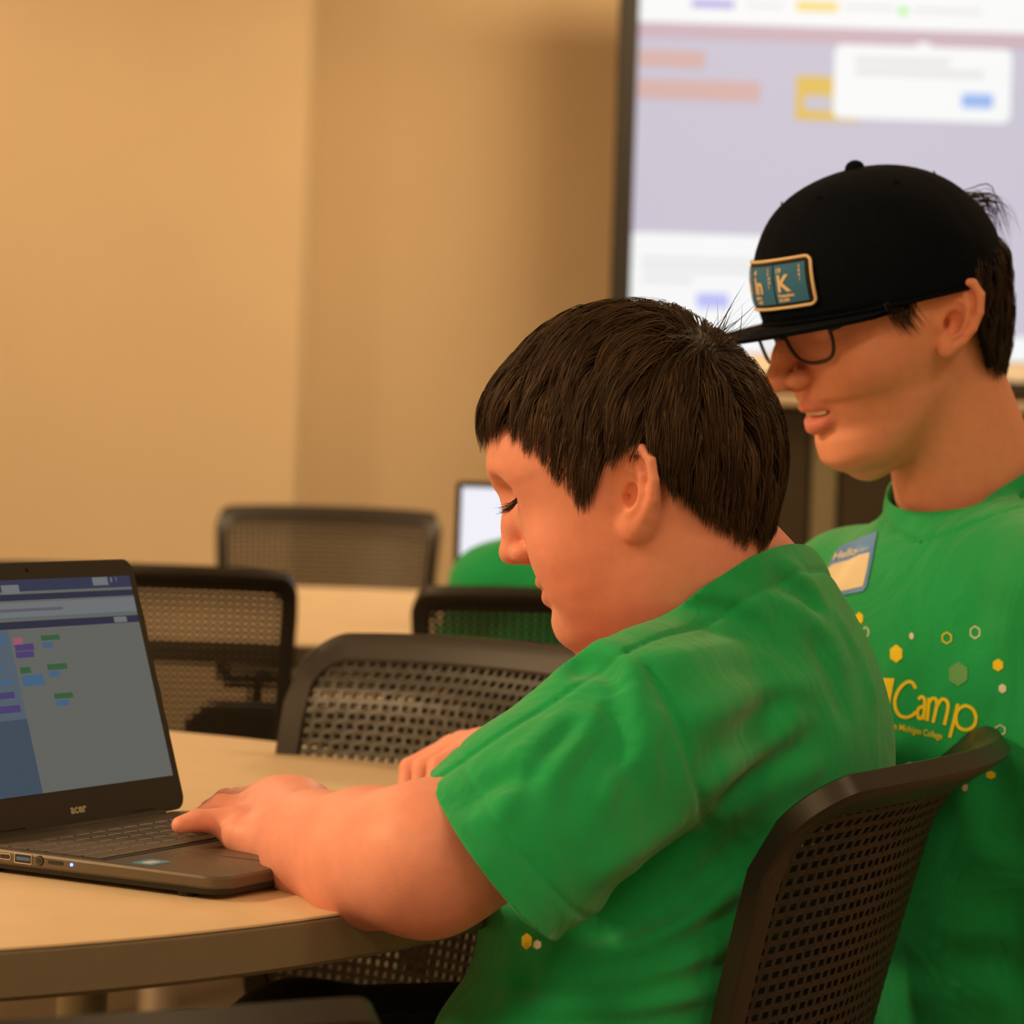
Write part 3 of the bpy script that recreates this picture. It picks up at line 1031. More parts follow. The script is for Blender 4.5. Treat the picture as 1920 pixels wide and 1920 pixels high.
# ------------------------------------------------------------------ head
class Head:
    def __init__(s, origin, yaw, pitch, tilt=0.0, scale=1.0, prm=None):
        """yaw: turn of the face from -x towards +y; pitch: looking down"""
        f0 = np.array((-math.cos(yaw), math.sin(yaw), 0.0)); z = np.array((0, 0, 1.0))
        F = math.cos(pitch) * f0 - math.sin(pitch) * z
        U = math.cos(pitch) * z + math.sin(pitch) * f0
        L = np.cross(U, F)
        # tilt about F
        U2 = math.cos(tilt) * U + math.sin(tilt) * L; L2 = math.cos(tilt) * L - math.sin(tilt) * U
        s.O = np.asarray(origin, float); s.R = np.stack([F, L2, U2], 1)
        s.sc = scale
        s.prm = prm
        P = prm
        zz = np.linspace(P['z'][-1], P['z'][0], 400)
        s.zz = zz
        s.tab = {k: pchip(P['z'], P[k], zz) for k in ('xf', 'w', 'xw', 'pf')}
        sl = np.abs(np.gradient(s.tab['xf'], zz)) * 0.5 + np.abs(np.gradient(s.tab['w'], zz)) * 0.5
        s.cs = 1.0 / np.sqrt(1 + sl ** 2)

    def loc(s, p):
        return ((p - s.O.astype(F32)) @ s.R.astype(F32)) / s.sc * 1000.0     # millimetres of the reference head

    def wor(s, q):
        return s.O + (np.asarray(q, float) * s.sc / 1000.0) @ s.R.T

    def skull(s, q):
        P = s.prm
        d = ell(q, P['cran_c'], P['cran_r'])
        return d

    def sdf(s, p):
        q = s.loc(p)
        P = s.prm
        d = s.skull(q)
        # face loft
        z = np.clip(q[:, 2], s.zz[0], s.zz[-1])
        T = {k: np.interp(z, s.zz, v).astype(F32) for k, v in s.tab.items()}
        dx = q[:, 0] - T['xw']
        sb = np.clip((dx + 14.0) / 28.0, 0, 1); sb = sb * sb * (3 - 2 * sb)
        a = 55.0 + (T['xf'] - T['xw'] - 55.0) * sb
        pe = 2.2 + (T['pf'] - 2.2) * sb
        rho = np.sqrt(dx * dx + q[:, 1] ** 2) + 1e-4
        qq = (np.abs(dx) / a) ** pe + (np.abs(q[:, 1]) / T['w']) ** pe
        qq = qq ** (1 / pe) + 1e-5
        df = rho * (1 - 1 / qq) * 0.85
        zb = s.zz[0] - 3.0 + 0.55 * np.clip(54.0 - q[:, 0], 0, 90)
        df = smax(df, (zb - q[:, 2]) * 0.88, 22.0)
        df = smax(df, q[:, 2] - s.zz[-1], 12.0)
        d = smin(d, df, 30.0)
        ay = np.abs(q[:, 1])
        qs = q.copy(); qs[:, 1] = ay
        E = P['eye']                        # eyeball centre (f,l,u)
        # cheeks
        for c, r, k in P['cheek']:
            d = smin(d, ell(qs, c, r), k)
        # sockets and brow
        d = smax(d, -ell(qs, (E[0] + 26, E[1] - 2, E[2] + 1), P['sock']), 14.0)
        # nose
        for a_, b_, ra, rb, k in P['nose']:
            d = smin(d, cone(qs, a_, b_, ra, rb), k)
        for c, r, k in P['alae']:
            d = smin(d, ell(qs, c, r), k)
        for c, r in P['nostril']:
            d = smax(d, -ell(qs, c, r), 1.6)
        # eyelids
        de = ell(qs, E, (13.2, 13.2, 12.6))
        d = smin(d, de, 4.0)
        slit = P['slit']
        if slit is not None:
            d = smax(d, -chain(qs, [(E[0] + a, E[1] + b, E[2] + c) for a, b, c in slit[0]], slit[1]), 1.2)
        # lips
        for pts, rs, k in P['lips']:
            d = smin(d, chain(qs, pts, rs), k)
        for pts, rs, k in P['mouth']:
            d = smax(d, -chain(qs, pts, rs), k)
        # ears
        ec = np.array(P['ear_c'], float)
        m = ((qs - ec) ** 2).sum(1) < 85.0 ** 2
        if m.any():
            de = s.ear(qs[m], ec)
            dd = d[m]
            dd = smin(dd, de[0], 5.0)
            dd = smax(dd, -de[1], 2.5)
            dd = smax(dd, -de[2], 2.0)
            d[m] = dd
        return d * F32(0.001 * s.sc)

    def ear(s, q, ec):
        P = s.prm
        tl = P.get('ear_tilt', 0.33); fl = P.get('ear_flare', 0.45); es = P.get('ear_s', 1.0)
        up = np.array((-math.sin(tl), 0.12, math.cos(tl))); up /= np.linalg.norm(up)
        fw = np.array((math.cos(tl), 0, math.sin(tl)))
        out = np.array((0, 1.0, 0))
        fw2 = math.cos(fl) * fw - math.sin(fl) * out
        fw2 -= up * (fw2 @ up); fw2 /= np.linalg.norm(fw2)
        o2 = np.cross(fw2, up)
        if o2[1] < 0: o2 = -o2
        R = np.stack([fw2, o2, up], 1)
        e = (q - ec.astype(F32)) @ R.astype(F32) / es      # a fwd, o out, b up
        c3 = lambda pts, o: [(a, o_, b) for (a, b), o_ in zip(pts, o)]
        d2 = (np.sqrt(((e[:, 0] + 3) / 12.0) ** 2 + ((e[:, 2] - 3) / 23.5) ** 2) - 1) * 12.0
        do = np.abs(e[:, 1] - 0.8) - 0.4
        plate = np.sqrt(np.maximum(d2, 0) ** 2 + np.maximum(do, 0) ** 2) + np.minimum(np.maximum(d2, do), 0) - 1.8
        hp = [(9, 2), (12, 10), (10.5, 20), (4, 27.5), (-5, 28.5), (-12.5, 22), (-15.5, 10), (-14.5, -3), (-10, -14), (-4, -22)]
        helix = chain(e, c3(hp, [-1, 1.5, 3, 4, 4.5, 5, 5, 4.5, 3.5, 2]), [2.4, 2.8, 3.2, 3.4, 3.5, 3.5, 3.3, 3.0, 3.2, 3.8], 1.0)
        anti = chain(e, c3([(-1, 19), (-6.5, 11), (-8.2, 1), (-6, -8), (-1, -13.5)], [3.2, 3.6, 3.8, 3.6, 3.2]), [2.2, 2.8, 3.0, 3.0, 3.2], 1.0)
        anti2 = chain(e, c3([(6, 14), (-2, 13), (-6.5, 11)], [2, 2.8, 3.5]), [1.8, 2.0, 2.4], 1.0)
        lobe = ell(e, (-0.5, 2.0, -21.5), (6.8, 4.2, 8))
        trag = ell(e, (9.0, 2.0, -5.5), (4.5, 3.0, 6.0))
        root = cone(e, (3, -10, 0), (1, -2, 0), 9, 6.5)
        d = smin(plate, helix, 2.0)
        d = smin(d, anti, 2.2); d = smin(d, anti2, 2.0)
        d = smin(d, lobe, 3.0); d = smin(d, trag, 3.0); d = smin(d, root, 5.0)
        d = smin(d, ell(e, (-3, -5.0, -4), (9.5, 7.0, 19)), 4.0)
        concha = ell(e, (0.5, 4.5, -2.5), (6.2, 7.5, 9.5))
        canal = ell(e, (4.0, 0.0, -4.5), (3.4, 10, 4.6))
        return d * es, concha * es, canal * es
# ================================================================== people
ZV = np.array((0, 0, 1.0))


def ray_hit(f, pxs, d0=1.2, d1=3.2, steps=90):
    """points where the sight lines through the given picture points meet the surface f=0 (for laying out prints, seams, folds)"""
    pxs = np.asarray(pxs, float)
    fw, r, u = np.array(_fw), np.array(CAM_R), np.array(CAM_U)
    D = fw + (pxs[:, :1] - 960) / FPX * r - (pxs[:, 1:2] - 960) / FPX * u
    D /= np.linalg.norm(D, axis=1, keepdims=True)
    o = np.array((0, 0, CAM_H))
    t = np.full(len(pxs), d0)
    for _ in range(steps):
        t = np.minimum(t + np.clip(f((o + D * t[:, None]).astype(F32)) * 0.8, -0.02, 0.2), d1)
    return o + D * t[:, None]


def grad(f, P, e=8e-4):
    P = np.asarray(P, F32)
    g = np.stack([f(P + np.eye(3, dtype=F32)[a] * F32(e)) - f(P - np.eye(3, dtype=F32)[a] * F32(e)) for a in range(3)], 1)
    return g / (np.linalg.norm(g, axis=1, keepdims=True) + 1e-9)


M_SKIN = pm('skin', (0.75, 0.42, 0.30), 0.48, 0.05, 90, 0.12, 900, sss=0.12, attr='tint', spec=0.35)
M_SHIRT = pm('shirt_cotton', (0.014, 0.425, 0.138), 0.88, 0.04, 300, 0.25, 1500, sheen=0.25, spec=0.15, crease=0.5)
M_PANTS = pm('trouser_cloth', (0.012, 0.013, 0.018), 0.9, 0.1, 200)
M_HAIR1 = pm('hair_brown', (0.06, 0.03, 0.015), 0.55, 0.1, 60, attr='tint', spec=0.18)
M_EYEW = pm('eye_white', (0.75, 0.70, 0.65), 0.25)
M_LASH = pm('eyelash_black', (0.01, 0.008, 0.007), 0.6)
M_TEETH = pm('teeth_ivory', (0.80, 0.72, 0.58), 0.3)
M_PYEL = pm('print_yellow', (0.95, 0.76, 0.02), 0.8, 0.05, 300)
M_PWHT = pm('print_cream', (0.82, 0.84, 0.78), 0.8, 0.05, 300)
M_PGRN = pm('print_pale_green', (0.14, 0.42, 0.17), 0.8, 0.15, 900)
M_SHOE = pm('shoe_black', (0.02, 0.02, 0.022), 0.6)

KID = dict(
    z=[84, 66, 53, 45, 37, 20, 4, -10, -18, -27, -34, -42, -51, -61, -71, -79, -86],
    xf=[76, 84, 88, 87, 82, 77, 77, 79, 82, 85, 82, 83, 78, 81, 79, 72, 56],
    w=[58, 66, 68, 68, 66, 64, 64, 63, 62, 60, 58, 56, 53, 49, 43, 35, 22],
    xw=[5, 6, 8, 10, 12, 15, 18, 19, 20, 22, 23, 24, 26, 28, 30, 32, 34],
    pf=[2.4, 2.4, 2.4, 2.3, 2.2, 2.1, 2.1, 2.05, 2.0, 1.95, 1.95, 1.95, 2.0, 2.05, 2.1, 2.1, 2.1],
    cran_c=(-4, 0, 42), cran_r=(90, 74, 82),
    eye=(64.0, 30.0, 34.0), sock=(16, 19, 13),
    cheek=[((52, 40, -14), (26, 24, 24), 18), ((44, 42, -40), (28, 20, 26), 20)],
    nose=[((80, 0, 40), (89, 0, 15), 6.0, 7.5, 9), ((89, 0, 15), (97.5, 0, -3), 7.5, 8.2, 8), ((96.5, 0, -3), (88, 0, -11), 7.8, 5.0, 5)],
    alae=[((88.5, 10.5, -6), (9, 6.5, 6.5), 4)],
    nostril=[((93, 5.4, -12.2), (4.2, 2.6, 3.2))],
    slit=([(11.5, -11, -3.5), (13.0, 0, -6.5), (10.2, 10.5, -3.0)], [0.8, 1.0, 0.7]),
    lips=[([(66, 22, -36), (80.5, 10, -31.5), (84, 0, -31)], [2.5, 4.0, 4.2], 4.5), ([(66, 22, -36.5), (79, 10, -41.5), (82, 0, -42.5)], [2.5, 4.6, 5.2], 4.5)],
    mouth=[([(66, 25, -36), (84, 11, -36.8), (89, 0, -36.8)], [0.8, 1.2, 1.3], 2.5)],
    ear_c=(-10, 75, 7), ear_tilt=0.42, ear_flare=0.36, ear_s=1.06)

# ---------------------------------------------------------------- the boy at the laptop
H1_YAW, H1_PITCH = math.radians(9), math.radians(21)
_L1 = np.array((-math.sin(H1_YAW), -math.cos(H1_YAW), 0))
H1 = Head(at(1172, 948, 1.955) - 0.071 * _L1, H1_YAW, H1_PITCH, 0.0, 0.985, KID)
TY1 = math.radians(26)
f1 = np.array((-math.cos(TY1), math.sin(TY1), 0)); l1 = np.array((-math.sin(TY1), -math.cos(TY1), 0))

SL1 = at(1180, 1385, 1.915); SR1 = at(1470, 1370, 2.23)
N1 = at(1352, 1140, 2.07)
EL1 = at(800, 1612, 1.83); FM1 = at(690, 1608, 1.878); F21 = at(592, 1587, 1.94); WR1 = at(560, 1556, 2.02)
HEM1 = at(936, 1606, 1.848)
AX1 = HEM1 - SL1; AX1 = AX1 / np.linalg.norm(AX1)
ER1 = at(1260, 1500, 2.40); WR1R = at(965, 1412, 2.40)


def finger(p, pts, rs):
    return chain(p, pts, rs, 0.002)


def hand1_left(p):
    d = cone(p, WR1, at(520, 1535, 2.06), 0.029, 0.026)
    mc = [at(478, 1508, 2.105), at(455, 1510, 2.075), at(440, 1524, 2.045), at(436, 1545, 2.015)]
    for m in mc:
        d = smin(d, cone(p, at(548, 1540, 2.045), m, 0.024, 0.0115), 0.012)
    d = smin(d, ell(p, at(545, 1530, 2.06), (0.034, 0.036, 0.027)), 0.014)          # arched back of the hand
    d = smin(d, cone(p, at(548, 1592, 1.985), at(452, 1566, 2.0), 0.025, 0.014), 0.014)   # outer edge of the palm
    fs = [([mc[3], at(404, 1540, 2.008), at(370, 1538, 2.0), at(338, 1547, 1.992)], [0.0105, 0.0088, 0.0076, 0.0062]),
          ([mc[2], at(414, 1512, 2.045), at(385, 1530, 2.045), at(368, 1546, 2.045)], [0.0108, 0.0088, 0.0078, 0.0065]),
          ([mc[1], at(424, 1502, 2.085), at(395, 1520, 2.09), at(380, 1538, 2.09)], [0.0112, 0.009, 0.008, 0.0066]),
          ([mc[0], at(445, 1500, 2.12), at(418, 1515, 2.13), at(405, 1532, 2.13)], [0.0112, 0.009, 0.008, 0.0066]),
          ([at(545, 1555, 2.09), at(500, 1548, 2.125), at(462, 1545, 2.14)], [0.014, 0.0105, 0.008])]
    df = None
    for pts, rs in fs:
        c = finger(p, pts, rs)
        df = c if df is None else smin(df, c, 0.0025)
    return smin(d, df, 0.006)


def hand1_right(p):
    mcp = [at(848, 1402, 2.455), at(868, 1397, 2.44), at(893, 1399, 2.42), at(915, 1410, 2.395)]
    d = cone(p, WR1R, at(905, 1410, 2.42), 0.026, 0.018)
    for m in mcp:
        d = smin(d, cone(p, at(940, 1412, 2.41), m, 0.018, 0.0105), 0.010)
    fs = [([mcp[0], at(768, 1440, 2.455), at(764, 1470, 2.45), at(772, 1496, 2.44)], [0.0108, 0.0088, 0.008, 0.0068]),
          ([mcp[1], at(792, 1440, 2.435), at(789, 1472, 2.43), at(794, 1497, 2.42)], [0.0112, 0.0092, 0.0082, 0.007]),
          ([mcp[2], at(822, 1438, 2.41), at(815, 1470, 2.405), at(815, 1497, 2.395)], [0.0112, 0.0096, 0.0086, 0.007]),
          ([mcp[3], at(852, 1448, 2.39), at(845, 1475, 2.385), at(845, 1496, 2.375)], [0.0102, 0.009, 0.008, 0.0066]),
          ([at(915, 1430, 2.45), at(865, 1470, 2.46), at(840, 1490, 2.45)], [0.013, 0.0105, 0.008])]
    df = None
    for pts, rs in fs:
        c = finger(p, pts, rs)
        df = c if df is None else smin(df, c, 0.0022)
    return smin(d, df, 0.005)


def bounded(f, p, c, R):
    d = np.sqrt(((p - np.asarray(c, F32)) ** 2).sum(1)) - R
    out = np.where(d > 0.03, d, 0).astype(F32)
    m = d <= 0.03
    if m.any():
        out[m] = f(p[m])
    return out


NB1 = H1.wor((-24, 0, -30))


def skin1(p):
    d = bounded(H1.sdf, p, H1.wor((0, 0, 25)), 0.165)
    d = smin(d, cone(p, NB1, N1, 0.056, 0.061), 0.045)
    d = smin(d, ell(p, H1.wor((32, 0, -72)), (0.046, 0.044, 0.028), H1.R), 0.026)
    d = smin(d, ell(p, H1.wor((-5, 0, -62)), (0.052, 0.052, 0.045), H1.R), 0.03)
    # trunk under the shirt
    t = ell(p, at(1345, 1385, 2.09), (0.088, 0.135, 0.14), axes(f1, ZV + 0.3 * f1))
    t = smin(t, chain(p, [N1, at(1345, 1330, 2.09), at(1325, 1560, 2.10), at(1250, 1760, 2.10), at(1225, 1980, 2.1)], [0.055, 0.085, 0.080, 0.080, 0.085]), 0.05)
    d = smin(d, t, 0.03)
    # left arm on the table
    a = chain(p, [SL1, at(1038, 1512, 1.866), EL1], [0.046, 0.044, 0.0455], 0.01)
    a = smin(a, chain(p, [EL1, FM1, F21, WR1], [0.0465, 0.0445, 0.036, 0.028], 0.012), 0.02)
    a = smin(a, bounded(hand1_left, p, at(470, 1540, 2.05), 0.11), 0.014)
    d = smin(d, a, 0.03)
    b = chain(p, [SR1, ER1, at(1110, 1455, 2.41), WR1R], [0.05, 0.043, 0.038, 0.026], 0.012)
    b = smin(b, bounded(hand1_right, p, at(850, 1440, 2.42), 0.10), 0.012)
    return smin(d, b, 0.03)


def sleeve1(p):
    return chain(p, [SL1 - AX1 * 0.01, SL1 + AX1 * 0.09, HEM1 + AX1 * 0.07], [0.064, 0.068, 0.071], 0.01)


def torso1(p):
    R = axes(f1, ZV + 0.32 * f1)
    d = ell(p, at(1345, 1400, 2.085), (0.110, 0.156, 0.150), R)
    d = smin(d, ell(p, at(1360, 1258, 2.085), (0.068, 0.112, 0.098), R), 0.05)
    d = smin(d, chain(p, [at(1375, 1430, 2.10), at(1330, 1580, 2.105), at(1250, 1760, 2.10), at(1225, 1980, 2.09)], [0.106, 0.099, 0.100, 0.105]), 0.05)
    d = smin(d, ell(p, at(1195, 1805, 2.05), (0.102, 0.145, 0.115), axes(f1, ZV)), 0.05)
    d = smin(d, ell(p, at(1095, 1940, 2.03), (0.098, 0.14, 0.060), axes(f1, ZV)), 0.03)
    d = smin(d, ell(p, at(1170, 1560, 2.09), (0.085, 0.125, 0.13), axes(f1, ZV)), 0.05)
    d = smin(d, chain(p, [SL1, at(1335, 1240, 2.08), SR1], [0.058, 0.062, 0.055]), 0.045)
    nd = (NB1 - N1) / np.linalg.norm(NB1 - N1)
    d = smin(d, cone(p, NB1, N1, 0.060, 0.070), 0.03)
    axr = (ER1 - SR1) / np.linalg.norm(ER1 - SR1)
    d = smin(d, chain(p, [SR1, SR1 + axr * 0.20], [0.062, 0.064]), 0.03)
    return d


def shirt1_base(p):
    along = (p - SL1.astype(F32)) @ AX1.astype(F32)
    k = 0.004 + 0.028 * np.clip(1 - (along - 0.05) / 0.09, 0, 1)
    return smin(torso1(p), sleeve1(p), k)


def S1(*pts):
    return ray_hit(shirt1_base, pts)


FOLDS1 = []


def addf(store, f, pts, amp, w):
    store.append((ray_hit(f, crom(pts, 5)), amp, w))


_f = lambda amp, w, *pts: addf(FOLDS1, shirt1_base, pts, amp, w)
_f(-0.0042, 0.0036, (1118, 1214), (1170, 1228), (1222, 1272), (1262, 1340), (1298, 1440), (1322, 1530), (1338, 1600))      # armhole seam
_f(0.0085, 0.0099, (1048, 1262), (1085, 1226), (1135, 1220), (1172, 1250), (1192, 1310))
_f(-0.0078, 0.0081, (1075, 1262), (1110, 1246), (1150, 1262), (1172, 1310))
_f(0.0078, 0.0108, (1170, 1280), (1196, 1350), (1204, 1410))
_f(-0.0047, 0.0090, (1150, 1320), (1165, 1390), (1150, 1440))
_f(0.0054, 0.0090, (1120, 1330), (1070, 1400), (1010, 1470))
_f(0.0047, 0.0081, (1075, 1330), (1010, 1385), (945, 1440))
_f(-0.0047, 0.0081, (1090, 1350), (1035, 1415), (985, 1470))
_f(0.0047, 0.0081, (1205, 1410), (1150, 1460), (1130, 1510))
_f(-0.0047, 0.0108, (985, 1460), (920, 1470), (850, 1520))
_f(0.0054, 0.0117, (1285, 1530), (1180, 1600), (1110, 1640))
_f(-0.0054, 0.0126, (1310, 1560), (1210, 1640), (1130, 1690))
_f(0.0047, 0.0126, (1480, 1150), (1540, 1180), (1580, 1250))
_f(0.0054, 0.0090, (1282, 1105), (1360, 1120), (1440, 1160))
_f(-0.0047, 0.0090, (1290, 1130), (1370, 1145), (1430, 1175))
_f(0.0047, 0.0090, (1470, 1060), (1520, 1100), (1545, 1150))
_f(-0.0047, 0.0090, (1455, 1085), (1500, 1115), (1530, 1150))
_f(0.0047, 0.0126, (1200, 1250), (1290, 1230), (1400, 1225))
_f(0.0062, 0.0144, (1330, 1470), (1410, 1410), (1500, 1350))
_f(-0.0062, 0.0144, (1320, 1440), (1390, 1385), (1470, 1320))
_f(0.0047, 0.0126, (1345, 1540), (1440, 1470), (1540, 1430))
_f(-0.0054, 0.0135, (1345, 1505), (1440, 1440), (1530, 1390))
_f(0.0047, 0.0108, (1290, 1350), (1340, 1330), (1400, 1290))
_f(0.0040, 0.008, (1230, 1330), (1215, 1400), (1225, 1470))
_f(-0.0040, 0.008, (1130, 1400), (1085, 1470), (1065, 1540))
_f(0.0035, 0.008, (1010, 1420), (965, 1480), (930, 1540))
_f(0.0040, 0.009, (1560, 1150), (1610, 1230), (1640, 1320))
_f(-0.0040, 0.010, (1520, 1190), (1560, 1270), (1590, 1350))
_f(0.0035, 0.009, (1420, 1120), (1490, 1140), (1550, 1200))
_f(-0.0035, 0.009, (1310, 1170), (1400, 1190), (1480, 1215))
_f(0.0035, 0.010, (1360, 1330), (1440, 1290), (1530, 1280))
# trunk folds below the sleeve
_f(-0.0105, 0.0126, (1400, 1570), (1290, 1680), (1150, 1745), (1040, 1770))
_f(0.0090, 0.0117, (1400, 1640), (1280, 1730), (1150, 1780), (1020, 1790))
_f(-0.0075, 0.0108, (1390, 1700), (1270, 1775), (1140, 1815), (1010, 1815))
_f(0.0090, 0.0126, (1390, 1760), (1260, 1815), (1120, 1845), (960, 1830))
_f(-0.0090, 0.0108, (1380, 1800), (1230, 1850), (1080, 1865), (930, 1835))
_f(0.0075, 0.0126, (1360, 1850), (1200, 1885), (1040, 1890), (920, 1870))
_f(-0.0060, 0.0108, (1340, 1890), (1180, 1915), (1000, 1915))
_f(0.0090, 0.0108, (960, 1745), (945, 1780), (935, 1800))
_f(-0.0090, 0.0090, (990, 1800), (955, 1812), (925, 1815))

NAX1 = (NB1 - N1) / np.linalg.norm(NB1 - N1)
_c = at(1356, 1158, 2.07)
NP1 = _c; NN1 = np.array(0.69 * f1 + 0.724 * ZV)


def neck_g1(p):
    return (p - NP1.astype(F32)) @ NN1.astype(F32)


HN1 = AX1 * np.array((1, 0, 1)); HN1 /= np.linalg.norm(HN1); HN1 = HN1 + np.array((0, 0.06, 0)); HN1 /= np.linalg.norm(HN1)


def hem_g1(p):
    q = p - HEM1.astype(F32)
    ta = q @ AX1.astype(F32)
    t = q @ HN1.astype(F32)
    rad = np.sqrt(np.maximum((q * q).sum(1) - ta * ta, 0))
    return np.where((rad < 0.105) & (t > -0.05) & (t < 0.16) & (sleeve1(p) < torso1(p) + 0.006), t, -0.05)


def shirt1(p):
    d = shirt1_base(p)
    m = np.abs(d) < 0.035
    if m.any():
        q = p[m]; dd = d[m]
        for path, amp, w in FOLDS1:
            dd = dd - F32(amp) * seg_ridge(q, path, w)
        g = neck_g1(q)
        dd = dd - 0.0012 * np.exp(-((g + 0.008) / 0.009) ** 2) + 0.0022 * np.exp(-((g + 0.021) / 0.0022) ** 2) * (g > -0.03)
        hg = (q - HEM1.astype(F32)) @ HN1.astype(F32)
        dd = dd + 0.0014 * np.exp(-((hg + 0.022) / 0.0020) ** 2) * (((q - HEM1.astype(F32)) ** 2).sum(1) < 0.0081)
        d[m] = dd
    return d


def skin_tint(P, head, base, lip, lipz, lipf, red=None, brow=None):
    q = head.loc(P.astype(F32))
    C = np.tile(np.array(base), (len(P), 1))

    def blend(mask, col):
        return C * (1 - mask[:, None]) + np.array(col) * mask[:, None]
    near = (np.abs(q) < 200).all(1)
    if red is not None:
        for c, r, a, col in red:
            m = np.exp(-(((q - np.array(c)) / np.array(r)) ** 2).sum(1)) * a * near
            C = blend(m, col)
    m = (1 / (1 + np.exp(-(q[:, 0] - lipf) / 1.2))) * np.exp(-((q[:, 2] - lipz[0]) / lipz[1]) ** 4) * np.exp(-(np.abs(q[:, 1]) / 24) ** 6)
    C = blend(np.clip(m, 0, 1) * 0.8 * near, lip)
    if brow is not None:
        c, r, a, col = brow
        qa = q.copy(); qa[:, 1] = np.abs(qa[:, 1])
        m = np.exp(-(((qa - np.array(c)) / np.array(r)) ** 2).sum(1)) * a * near
        C = blend(np.clip(m, 0, 1), col)
    return C


person1 = empty('person', (H1.O[0] + 0.12, H1.O[1] + 0.1, 0.0), 0,
                'person in green t-shirt with brown bowl-cut hair typing at the laptop', 'person')


def pobj(name, me, parent):
    """part of a person: mesh data stay in world axes, shifted to the parent's base"""
    o = bpy.data.objects.new(name, me); COL.objects.link(o)
    o.parent = parent
    p = parent
    off = Vector((0, 0, 0))
    while p is not None:
        off += Vector(p.location); p = p.parent
    o.location = -off
    return o


HS = 0.0019
V, Q = surface_nets(skin1, (-0.28, 1.74, 0.60), (0.33, 2.52, 1.24), HS)
me = np_mesh('body', V, Q, M_SKIN)
set_col(me, 'tint', skin_tint(V, H1, (0.84, 0.37, 0.30), (0.66, 0.23, 0.20), (-37, 8.5), 74,
                              red=[((40, 45, -25), (34, 40, 30), 0.55, (0.72, 0.24, 0.14)), ((-8, 78, 5), (22, 16, 32), 0.5, (0.78, 0.25, 0.13)),
                                   ((92, 0, -4), (12, 16, 10), 0.3, (0.74, 0.27, 0.17))],
                              brow=((80, 26, 52), (10, 17, 4.5), 0.35, (0.32, 0.15, 0.08))))
pobj('body', me, person1)

HB = 0.0026
V, Q = surface_nets(shirt1, (-0.12, 1.70, 0.56), (0.42, 2.46, 1.14), HB, slack=1.3)
V, Q = cut_mesh(V, Q, neck_g1, HB)
V, Q = cut_mesh(V, Q, hem_g1, HB)
V, Q = cut_mesh(V, Q, lambda p: (ER1 - SR1).astype(F32) @ (p - (SR1 + (ER1 - SR1) * 0.62).astype(F32)).T * 4 * (p[:, 1] > 2.30) - 0.05 * (p[:, 1] <= 2.30), HB)
V, Q = cut_mesh(V, Q, lambda p: 0.60 - p[:, 2], HB)
me = np_mesh('shirt', V, Q, M_SHIRT)
shirt_1 = pobj('shirt', me, person1)
sm = shirt_1.modifiers.new('thickness', 'SOLIDIFY'); sm.thickness = 0.0018; sm.offset = -1


def trousers(person, hip, knees, feet, name='trousers', top=0.62, mat=M_PANTS, r=1.0):
    def f(p):
        d = None
        for s in (0, 1):
            c = chain(p, [hip[s], knees[s], feet[s]], [0.088 * r, 0.066 * r, 0.048 * r], 0.03)
            d = c if d is None else smin(d, c, 0.03)
        d = smin(d, cone(p, hip[0], hip[1], 0.10 * r, 0.10 * r), 0.04)
        return d
    A = np.array(list(hip) + list(knees) + list(feet))
    V, Q = surface_nets(f, A.min(0) - 0.14, A.max(0) + 0.14, 0.006)
    V, Q = cut_mesh(V, Q, lambda p: 0.075 - p[:, 2], 0.006)
    pobj(name, np_mesh(name, V, Q, mat), person)
    for s in (0, 1):
        ft = np.array(feet[s]); d = np.array(knees[s]) - np.array(hip[s]); d[2] = 0; d /= np.linalg.norm(d)
        g = lambda p: np.maximum(smin(chain(p, [ft * (1, 1, 0) + ZV * 0.05 - d * 0.03, ft * (1, 1, 0) + ZV * 0.045 + d * 0.06, ft * (1, 1, 0) + ZV * 0.036 + d * 0.15], [0.045, 0.042, 0.036]),
                                      cone(p, ft * (1, 1, 0) + ZV * 0.06, ft * (1, 1, 0) + ZV * 0.10, 0.045, 0.042), 0.02), 0.004 - p[:, 2])
        V, Q = surface_nets(g, ft * (1, 1, 0) - 0.22, ft * (1, 1, 0) + np.array((0.22, 0.22, 0.2)), 0.006)
        pobj('shoe', np_mesh('shoe', V, Q, M_SHOE), person)


PEL1 = at(1300, 1960, 2.10); PEL1[2] = 0.56
hips = [PEL1 + l1 * 0.08, PEL1 - l1 * 0.08]
kn = [h + f1 * 0.38 + np.array((0, 0, -0.03)) for h in hips]
ft = [k + f1 * 0.02 + np.array((0, 0, 0.09 - k[2])) for k in kn]
trousers(person1, hips, kn, ft)
# ---------------------------------------------------------------- hair
def hair_vol1(q):
    d = ell(q, (-9, 0, 48), (97, 82, 94))
    d = smin(d, ell(q, (-34, 0, 20), (76, 76, 70)), 25.0)
    d = smin(d, ell(q, (-50, 0, -18), (38, 54, 52)), 20.0)
    d = smin(d, ell(q, (48, 0, 82), (34, 54, 30)), 20.0)
    return d


def ngrad(f, q, e=0.5):
    g = np.stack([f(q + np.eye(3) [a] * e) - f(q - np.eye(3)[a] * e) for a in range(3)], 1)
    return g / (np.linalg.norm(g, axis=1, keepdims=True) + 1e-9)


def project(f, q, level, it=3):
    for _ in range(it):
        g = ngrad(f, q)
        q = q - g * (f(q) - level)[:, None]
    return q


# lower edge of the hair seen from the side: (f, u) pairs, measured from the ear
HLINE1 = [(120, 80), (84, 78), (72, 80), (60, 76), (48, 58), (38, 32), (31, 14), (24, 9), (18, 12), (10, 22), (2, 33), (-12, 37), (-26, 22), (-36, -6), (-50, -28), (-70, -52), (-86, -66), (-120, -70)]


def hline1(q):
    hl = np.array(HLINE1[::-1], float)
    return np.interp(q[:, 0], hl[:, 0], hl[:, 1])


